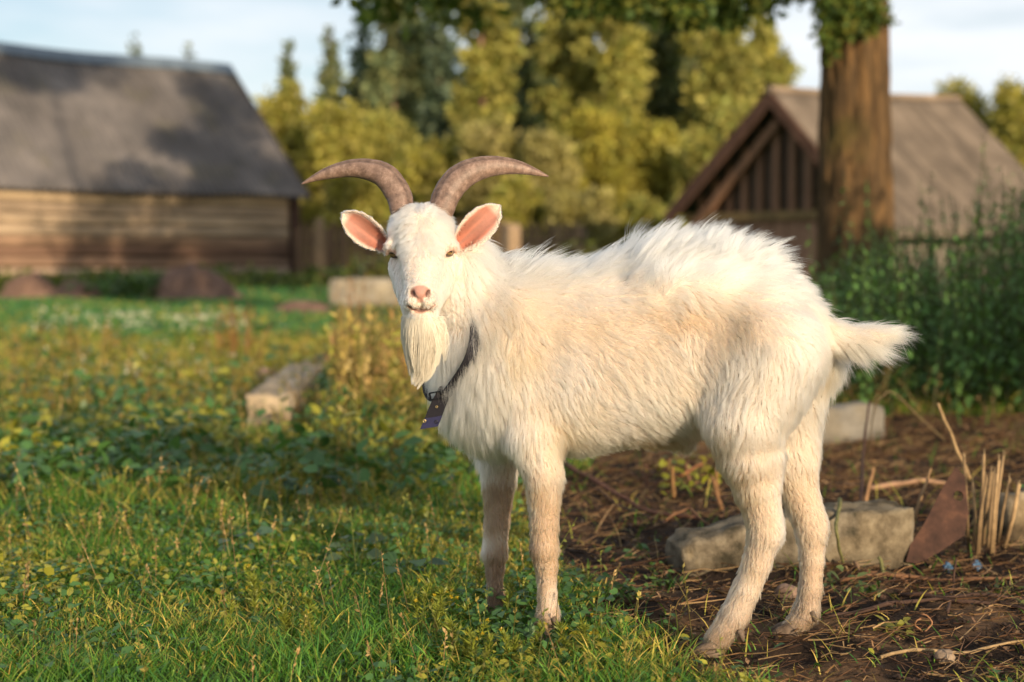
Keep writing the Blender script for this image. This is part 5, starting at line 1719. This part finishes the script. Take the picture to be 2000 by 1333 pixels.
for z in (.45, 1.15):
    mb = MB(); mb.box((f0 + f1) / 2 + np.array([0, 0, z]) - fnn * .05, (fl / 2, .03, .045), np.array([fd, fnn, [0, 0, 1]]), (.16, .10, .07)); mb.build('rail', M_PALE_W, fence)
for k in range(5):
    mb = MB(); mb.tube([f0 + fd * (fl * k / 4) - fnn * .14, f0 + fd * (fl * k / 4) - fnn * .14 + np.array([0, 0, 1.5])], .06, 8, (.2, .14, .1)); mb.build('post', M_PALE_W, fence)
a, b = W(648, 596, 23.0) * [1, 1, 0], W(860, 600, 22.6) * [1, 1, 0]
rough_block('concrete_trough', (a + [0, .25, 0], b + [0, .25, 0]), .5, .47, M_PALE, 'long pale concrete trough lying beyond the goat chin', 'trough', 31, .0, (.98, .93, .86), 0, (30, 10, 8), .02)
M_EARTH = mat_mottled('heap_earth', [(.3, (.11, .065, .048)), (.7, (.23, .14, .10))], 6, (1, 1, 1), .95, .7, .03)
def heap(px, py, wpx, hpx, label, seed, name='earth_heap'):
    g = G(px, py); k = g[1] / FPX
    rx, h = wpx * k / 2, hpx * k
    n1, n2 = 48, 16
    V, F_ = [], []
    for i in range(n2 + 1):
        r = i / n2
        for j in range(n1):
            a_ = 2 * math.pi * j / n1
            V.append((g[0] + rx * r * math.cos(a_), g[1] + rx * .75 * r * math.sin(a_) + rx * .5, h * (1 - r * r) ** 1.25 * (1 + .25 * math.sin(2 * a_ + seed) * r) - .05 * r))
    V = np.array(V)
    V[:, 2] += h * .16 * fnoise(V, 5.5 / max(rx, .3), seed) * (1 - np.repeat(np.arange(n2 + 1) / n2, n1) ** 4)
    for i in range(n2):
        for j in range(n1):
            F_.append((i * n1 + j, (i + 1) * n1 + j, (i + 1) * n1 + (j + 1) % n1, i * n1 + (j + 1) % n1))
    tag(mesh_np(name, V, F_, M_EARTH, None, np.ones((len(V), 3)), True, g), label, 'earth heap')
heap(362, 584, 220, 66, 'tall reddish brown earth heap before the log barn wall', 3)
heap(45, 585, 150, 52, 'brown earth heap at the left edge before the log barn', 5)
heap(140, 585, 130, 36, 'low brown earth heap second from the left before the log barn', 7)
heap(585, 612, 170, 24, 'long low dark soil bank on the lawn beside the trough', 9)

# rank growth along the foot of the barn
rk = NP_()
def bush_leaves(px0, px1, py, Y, h, n, col, L):
    for k in range(n):
        pass
    px = px0 + (px1 - px0) * rng.random(n)
    g = np.array([W(a, py, Y) for a in px]); g[:, 1] += rng.normal(0, .5, n)
    top = h * (.5 + .5 * np.abs(fnoise(flat3(g[:, 0], g[:, 1]), 1.3, 91)) * 1.6)
    g[:, 2] = top * rng.random(n) ** .8
    D = unit(np.stack([rng.normal(0, 1, n), rng.normal(0, 1, n), rng.normal(.4, .5, n)], 1))
    Ls = L * (.6 + .8 * rng.random(n))
    c = np.array(col) * (.6 + .8 * rng.random((n, 1)))
    y_ = rng.random(n) < .3
    c[y_] = c[y_] * [2.0, 1.5, 1.0]
    rk.add(leaf8(g, D, unit(rng.normal(0, 1, (n, 3)) + [0, -.4, .8]), Ls, Ls * .5, c))
bush_leaves(-60, 350, 570, 29, .42, 2600, (.075, .105, .02), .16)
bush_leaves(340, 700, 570, 34, .45, 1800, (.055, .09, .022), .16)
bush_leaves(180, 330, 585, 27, .45, 700, (.04, .09, .025), .14)
bush_leaves(690, 1300, 580, 28, .7, 2200, (.06, .075, .02), .18)
tag(rk.build('rank_weeds', M_LEAF), kind='stuff')

# ------------------------------------------------------------------ trees
M_BARK = mat_mottled('bark', [(.25, (.042, .033, .022)), (.5, (.105, .080, .046)), (.75, (.21, .145, .07))], 9, (2.2, 2.2, .35), .95, 1.0, .03, 4)
M_BARK2 = mat_mottled('pine_bark', [(.3, (.24, .13, .08)), (.7, (.48, .30, .21))], 5, (2, 2, .4), .9, .6, .02, 4)
M_CROWN = mat_leaf('tree_leaves', (1.22, 1.2, 1.15), trans=.40, rough=.55, spec=.2)
def crown_leaves(cl, n, L, pal, hang=0.0):
    """cl: clumps (x, y, z, rx, rz); leaves lie in the outer part of each clump"""
    cl = np.array(cl, float)
    w_ = cl[:, 3] ** 2; t = rng.choice(len(cl), n, p=w_ / w_.sum())
    d = unit(rng.normal(0, 1, (n, 3))); r = rng.random(n) ** .45
    d = d * (1 + .35 * vnoise(d * 1.0 + t[:, None] * 3.1, 2.2, 5))[:, None]
    P = cl[t, :3] + d * r[:, None] * np.stack([cl[t, 3], cl[t, 3], cl[t, 4]], 1)
    D = unit(rng.normal(0, 1, (n, 3)) + d * .5 - np.array([0, 0, hang]))
    Ls = L * (.5 + rng.random(n))
    tone = hash3(t, t * 0, t * 0, 8)[:, None]
    c = pick(np.array(pal), n) * (.65 + .7 * tone)
    return leaf4(P, D, unit(rng.normal(0, 1, (n, 3))), Ls, Ls * .62, c)
def tree(name, x, y, h, rad, kind, n, L, pal, label, trunk_r=.14, bark=None, base=.25, group=None, clumps=22):
    o = empty(name, (x, y, 0), label, 'tree' if 'bush' not in name else 'bush', group)
    cl = []
    for k in range(clumps):
        f = (k + .5) / clumps
        if kind == 'cone':                            # conifer
            z = h * (.12 + .86 * f); rr = rad * (1 - f) ** .8 + .15
            for q in range(2):
                a = rng.random() * 6.28
                cl.append((x + math.cos(a) * rr * .55, y + math.sin(a) * rr * .55, z, rr * .62, rr * .38 + .25))
        elif kind == 'tall':                          # birch or pine: high open crown
            z = h * (base + (1 - base) * f); rr = rad * (math.sin(math.pi * (.12 + .80 * f)) ** .7)
            a = rng.random() * 6.28; q = rng.random() ** .5
            cl.append((x + math.cos(a) * rr * .62 * q, y + math.sin(a) * rr * .62 * q, z, rr * (.20 + .22 * rng.random()), rr * (.18 + .14 * rng.random())))
        else:                                         # round bush to the ground
            a = rng.random() * 6.28; q = rng.random() ** .5
            zz_ = rng.random() ** .8
            rr = rad * math.sqrt(max(0.05, 1 - (zz_ * .92) ** 2.2))
            cl.append((x + math.cos(a) * rr * .72 * q, y + math.sin(a) * rr * .72 * q, h * (.10 + .80 * zz_), rad * (.15 + .16 * rng.random()), h * (.07 + .07 * rng.random())))
    cr_ = NP_().add(crown_leaves(cl, n, L, pal, .3 if kind == 'bush' else .1))
    cr_.build('crown', M_CROWN, o)
    mb = MB()
    ht = h * (.96 if kind == 'cone' else .85 if kind == 'tall' else .5)
    k = np.linspace(0, 1, 9)
    wob = np.stack([.12 * np.sin(k * 5 + x), .12 * np.sin(k * 4 + y), k * 0], 1) * trunk_r * 6
    mb.tube(np.array([x, y, -.1]) + np.outer(k, [0, 0, ht]) + wob * (k[:, None]), trunk_r * (1.15 - .85 * k), 9)
    for j in range(0, len(cl), 3):
        c0 = np.array(cl[j][:3]); z0 = max(.3, c0[2] - (.5 if kind != 'bush' else c0[2] * .5) - .25 * np.hypot(c0[0] - x, c0[1] - y))
        if z0 < ht:
            f = z0 / ht
            s0 = np.array([x, y, z0]) + np.array([np.interp(f, k, wob[:, 0] * k), np.interp(f, k, wob[:, 1] * k), 0])
            mb.tube([s0, (s0 + c0) / 2 + [0, 0, .08], c0], [trunk_r * .32, trunk_r * .22, trunk_r * .08], 5)
    mb.build('trunk', bark or M_BARK, o, True)
    return o
def at(px, d): return (px - 1000) / FPX * d
def topz(py, d): return .8 + (500 - py) / FPX * d
WILLOW = [[.27, .25, .05], [.32, .29, .07], [.21, .22, .05], [.36, .32, .10]]
SILVER = [[.30, .27, .10], [.34, .30, .13], [.23, .21, .075]]
OLIVE_P = [[.29, .26, .05], [.25, .245, .05], [.32, .275, .055]]
PINE = [[.15, .18, .09], [.19, .20, .09], [.11, .15, .085]]
SPRUCE = [[.10, .145, .105], [.13, .17, .11]]
BIRCH = [[.28, .265, .075], [.33, .30, .085], [.21, .23, .065]]
T_FRONT = 'bushes along the edge of the wood'
for px, d, ty, wpx, pal, lab in ((560, 47, 160, 200, WILLOW, 'yellow green bush just right of the log barn roof'), (655, 44, 190, 190, WILLOW, 'yellow green bush behind the left horn tip'), (745, 46, 215, 200, BIRCH, 'green bush behind the left horn'),
                                 (850, 43, 260, 190, WILLOW, 'olive bush between the two horns'), (955, 42, 232, 200, SILVER, 'silvery olive bush behind the right horn'), (1065, 41, 262, 190, SILVER, 'silvery bush right of the right horn tip'),
                                 (1165, 43, 190, 190, OLIVE_P, 'golden bush above the middle of the goat back'), (1270, 44, 230, 190, OLIVE_P, 'golden green bush in the gap before the board barn'), (1365, 42, 270, 170, BIRCH, 'green bush touching the left slope of the board barn'),
                                 (1440, 46, 190, 170, BIRCH, 'green bush behind the ridge of the board barn'), (1010, 38, 350, 150, WILLOW, 'low olive bush right behind the right horn'), (1140, 37, 360, 170, SILVER, 'low silvery bush over the front of the goat back'), (1250, 38, 385, 150, BIRCH, 'low green bush beside the barn gable foot'), (700, 40, 330, 170, WILLOW, 'low olive bush behind the paling fence')):
    tree('willow_bush', at(px, d), d, topz(ty, d), wpx * d / FPX * .55, 'bush', 9000, .19, pal, lab, .09, None, .2, T_FRONT, 64)
T_BACK = 'tall trees of the wood'
for px, d, ty, wpx, kind, pal, lab, n in ((566, 66, 78, 44, 'cone', PINE, 'thin young conifer leftmost in the wood behind the log barn', 2200), (648, 64, 48, 70, 'cone', PINE, 'narrow conifer second from the left in the wood', 3200), (712, 66, 2, 95, 'cone', SPRUCE, 'blue green spruce left of the wood centre', 4200),
                                          (775, 62, -60, 110, 'tall', PINE, 'dark pine above the left horn', 4200), (860, 68, -140, 130, 'cone', SPRUCE, 'tall dark spruce above the goat head', 5200), (940, 58, -90, 130, 'tall', BIRCH, 'pale birch rising above the right horn', 5600),
                                          (1020, 66, -60, 120, 'tall', PINE, 'shaded pine right of the pale birch', 4200), (1105, 60, -20, 130, 'tall', BIRCH, 'birch with thin crown in the middle of the wood', 4600), (1195, 58, -80, 150, 'tall', BIRCH, 'pine with a sunlit reddish trunk above the goat back', 4600),
                                          (1300, 60, -60, 150, 'tall', PINE, 'pine with a grey trunk left of the board barn', 4200), (1390, 57, 0, 150, 'tall', BIRCH, 'yellow green birch above the barn gable', 5000), (1480, 60, 40, 120, 'tall', BIRCH, 'birch at the right end of the wood beside the big trunk', 4400),
                                          (820, 75, -40, 120, 'cone', PINE, 'far dark conifer between the pine and the tall spruce', 3600), (1060, 76, 40, 150, 'cone', SPRUCE, 'far dark spruce in the middle of the wood', 4400), (1250, 76, 30, 150, 'cone', SPRUCE, 'far dark spruce between the two pines', 4400), (1150, 78, 90, 150, 'cone', SPRUCE, 'far dark spruce behind the sunlit pine trunk', 4000),
                                          (1355, 76, 70, 140, 'cone', PINE, 'far conifer left of the barn gable top', 3600), (930, 76, 60, 150, 'cone', SPRUCE, 'far dark spruce behind the pale birch', 4000)):
    tree('woodland_tree', at(px, d), d, topz(ty, d), wpx * d / FPX * (.62 if kind == 'cone' else .66), kind, int(n * 1.8), .31, pal, lab, .17, M_BARK2 if kind == 'tall' else None, .30, T_BACK, 46)
for px, d, ty, wpx, lab in ((820, 88, 60, 190, 'pale far birch between the dark conifers above the goat head'), (985, 86, 20, 200, 'pale far birch behind the wood centre'), (1090, 90, -10, 220, 'pale far birch left of the sunlit pine'),
                           (1240, 88, 0, 220, 'pale far birch right of the sunlit pine'), (1340, 86, 20, 210, 'pale far birch above the left slope of the board barn'), (1450, 90, 45, 190, 'pale far birch above the barn gable, furthest right'), (730, 92, 110, 170, 'pale far birch low between the left conifers')):
    tree('woodland_tree', at(px, d), d, topz(ty, d), wpx * d / FPX * .6, 'tall', 7000, .42, BIRCH if px % 20 else WILLOW, lab, .17, M_BARK2, .08, T_BACK, 50)
for px, d, ty, wpx, lab in ((1868, 52, 138, 150, 'yellow green tree rising over the right end of the board barn'), (1985, 50, 148, 130, 'yellow green tree at the right edge behind the board barn'), (1940, 58, 205, 150, 'darker tree between the two yellow trees on the right'), (2080, 50, 190, 150, 'yellow green tree beyond the right edge of the photo')):
    tree('willow_tree', at(px, d), d, topz(ty, d), wpx * d / FPX * .75, 'bush', 8000, .22, WILLOW if 'dark' not in lab else BIRCH, lab, .12, None, .2, 'trees behind the board barn', 60)
for px, d, ty, wpx, lab in ((272, 60, 62, 26, 'thin tree top showing above the middle of the log barn ridge'), (372, 60, 82, 34, 'pair of thin tree tops showing above the right half of the barn ridge')):
    tree('young_conifer', at(px, d), d, topz(ty, d), wpx * d / FPX * .6, 'cone', 1500, .22, PINE, lab, .08, None, .3, 'tree tops over the barn ridge', 24)

# the old linden whose trunk stands behind the goat; its crown spreads over the meadow out of the picture
TX, TY = 2.88, 12.0
lin = empty('old_linden', (TX, TY, 0), 'thick brown trunk of an old leafy tree in front of the board barn', 'tree')
V, F_, cc_ = [], [], []
zs = np.linspace(-.1, 4.6, 110); nk = 64
for i, z in enumerate(zs):
    pxl = np.interp(.8 + (500 - 0) / FPX * 12 - z, [0, .4], [0, 0])
    r = np.interp(z, [-.1, .3, 1.0, 1.9, 2.9, 4.6], [.40, .345, .315, .292, .275, .25])
    cx = TX + np.interp(z, [0, 1.0, 2.0, 3.0, 4.6], [.01, .01, -.01, -.03, -.06])
    for k in range(nk):
        a_ = 2 * math.pi * k / nk
        V.append((math.cos(a_), math.sin(a_), z, r, cx))
V = np.array(V)
q = np.stack([V[:, 0] * 3.2, V[:, 1] * 3.2, V[:, 2] * .55], 1)
rdg = np.abs(fnoise(q, 1.9, 71)) 
rr = V[:, 3] * (1 + .05 * vnoise(q, .5, 70)) - .030 * (1 - smooth01(rdg, .0, .22)) + .012 * fnoise(q, 6, 75)
P = np.stack([V[:, 4] + V[:, 0] * rr, TY + V[:, 1] * rr, V[:, 2]], 1)
moss = smooth01(fnoise(P, 2.2, 77) + .5 * smooth01(P[:, 2], 1.8, .6), .35, .9)[:, None]
cb = np.array([1.15, .90, .70]) * (.72 + .5 * smooth01(rdg, .0, .3))[:, None]
cb = cb * (1 - .6 * moss) + np.array([.85, .95, .42]) * .6 * moss
for i in range(len(zs) - 1):
    for k in range(nk):
        F_.append((i * nk + k, i * nk + (k + 1) % nk, (i + 1) * nk + (k + 1) % nk, (i + 1) * nk + k))
trunk = mesh_np('trunk', P, np.array(F_), M_BARK, lin, cb)
mb = MB(); cl = []
top = np.array([TX - .06, TY, 4.5])
def limb(a, b, r0, depth=0):
    mid = (a + b) / 2 + rng.normal(0, .15, 3) * np.linalg.norm(b - a) * .3
    mb.tube([a, mid, b], [r0, r0 * .75, r0 * .45], 8, (1.1, .9, .7))
    if depth < 2:
        for k in range(3):
            d = unit(unit(b - a) + rng.normal(0, .65, 3)); L = np.linalg.norm(b - a) * (.55 + .2 * rng.random())
            e = b + d * L; e[2] = max(e[2], 3.9 if depth else 4.2)
            limb(b, e, r0 * .5, depth + 1)
    else:
        cl.append((*b, .75 + .35 * rng.random(), .55 + .2 * rng.random()))
for az, el, L in ((.3, .9, 2.6), (1.5, .8, 2.4), (2.6, .12, 2.6), (3.6, .10, 2.4), (4.7, .9, 2.3), (5.6, .75, 2.8), (.3, 1.2, 3.0), (0, .55, 2.6)):
    limb(top - [0, 0, .4 + .5 * rng.random()], top + L * np.array([math.cos(az) * math.cos(el), math.sin(az) * math.cos(el), math.sin(el)]), .13)
# low bough to the left: its leaves hang into the top of the picture
bough = [np.array([TX - .1, TY, 3.25]), np.array([TX - .8, TY - .15, 3.45]), np.array([TX - 1.6, TY - .2, 3.42]), np.array([TX - 2.7, TY - .1, 3.40])]
mb.tube(bough, [.09, .075, .055, .03], 8, (1.0, .85, .65))
low = []
for px, py, r in ((1540, -25, .20), (1490, -12, .24), (1450, 0, .26), (1400, 10, .27), (1350, 12, .26), (1300, 5, .26), (1250, -2, .25), (1200, -8, .26), (1150, -12, .25), (1095, -15, .24), (1050, -28, .22), (1330, 30, .17), (1420, 32, .15), (1375, 38, .14), (1480, 15, .16), (1290, 34, .13), (1225, 18, .15), (1130, 8, .14)):
    p = W(px, py, 11.7 + .5 * rng.random()); low.append((*p, r, r * .75))
ivy = []
for px, py, r in ((1612, 20, .13), (1615, 70, .11), (1625, 100, .08), (1650, 15, .15), (1690, 10, .15), (1715, 30, .11), (1735, 35, .07), (1660, 50, .11), (1640, -20, .2), (1700, -30, .2), (1695, 55, .08)):
    p = W(px, py, 11.68); ivy.append((*p, r, r))
cl = [c_ for c_ in cl if not (c_[0] < 3.7 and c_[2] > 5.5)]  # crown left out high on the left so sunlight reaches the log barn
LIND = [[.075, .12, .028], [.11, .155, .032], [.055, .095, .028], [.17, .18, .035]]
cr_ = NP_()
cr_.add(crown_leaves(cl, 26000, .15, LIND))
cr_.add(crown_leaves(low, 4200, .075, LIND))
cr_.add(crown_leaves(ivy, 1500, .065, LIND))
cr_.build('crown', M_CROWN, lin)
mb.build('limbs', M_BARK, lin, True)

for x, y, h, r, b_, lab in ((8.4, 12.2, 14.5, 3.6, .45, 'tall leafy tree added for shade right of the old linden, outside the picture'), (6.4, 4.4, 18.5, 3.4, .74, 'tallest leafy tree added for shade beside the yard, right of the photographer')):  # unseen trees, added and shaped to cast shade on the log barn
    tree('shade_tree', x, y, h, r, 'tall', 9000, .24, LIND, lab, .12, None, b_, 'unseen trees added for shade', 40)

# shrubs right of the photographer, added outside the picture to shade the nettles and the foot of the trunk
for x, y, h, r, lab in ((5.6, 2.6, 3.0, 1.1, 'shrub added for shade, nearest to the photographer'), (7.2, 3.2, 3.8, 1.3, 'shrub added for shade, middle one'), (9.0, 3.9, 4.6, 1.4, 'shrub added for shade, tallest')):
    tree('shade_shrub', x, y, h, r, 'bush', 3800, .16, LIND, lab, .07, None, .2, 'unseen shrubs added for shade', 26)
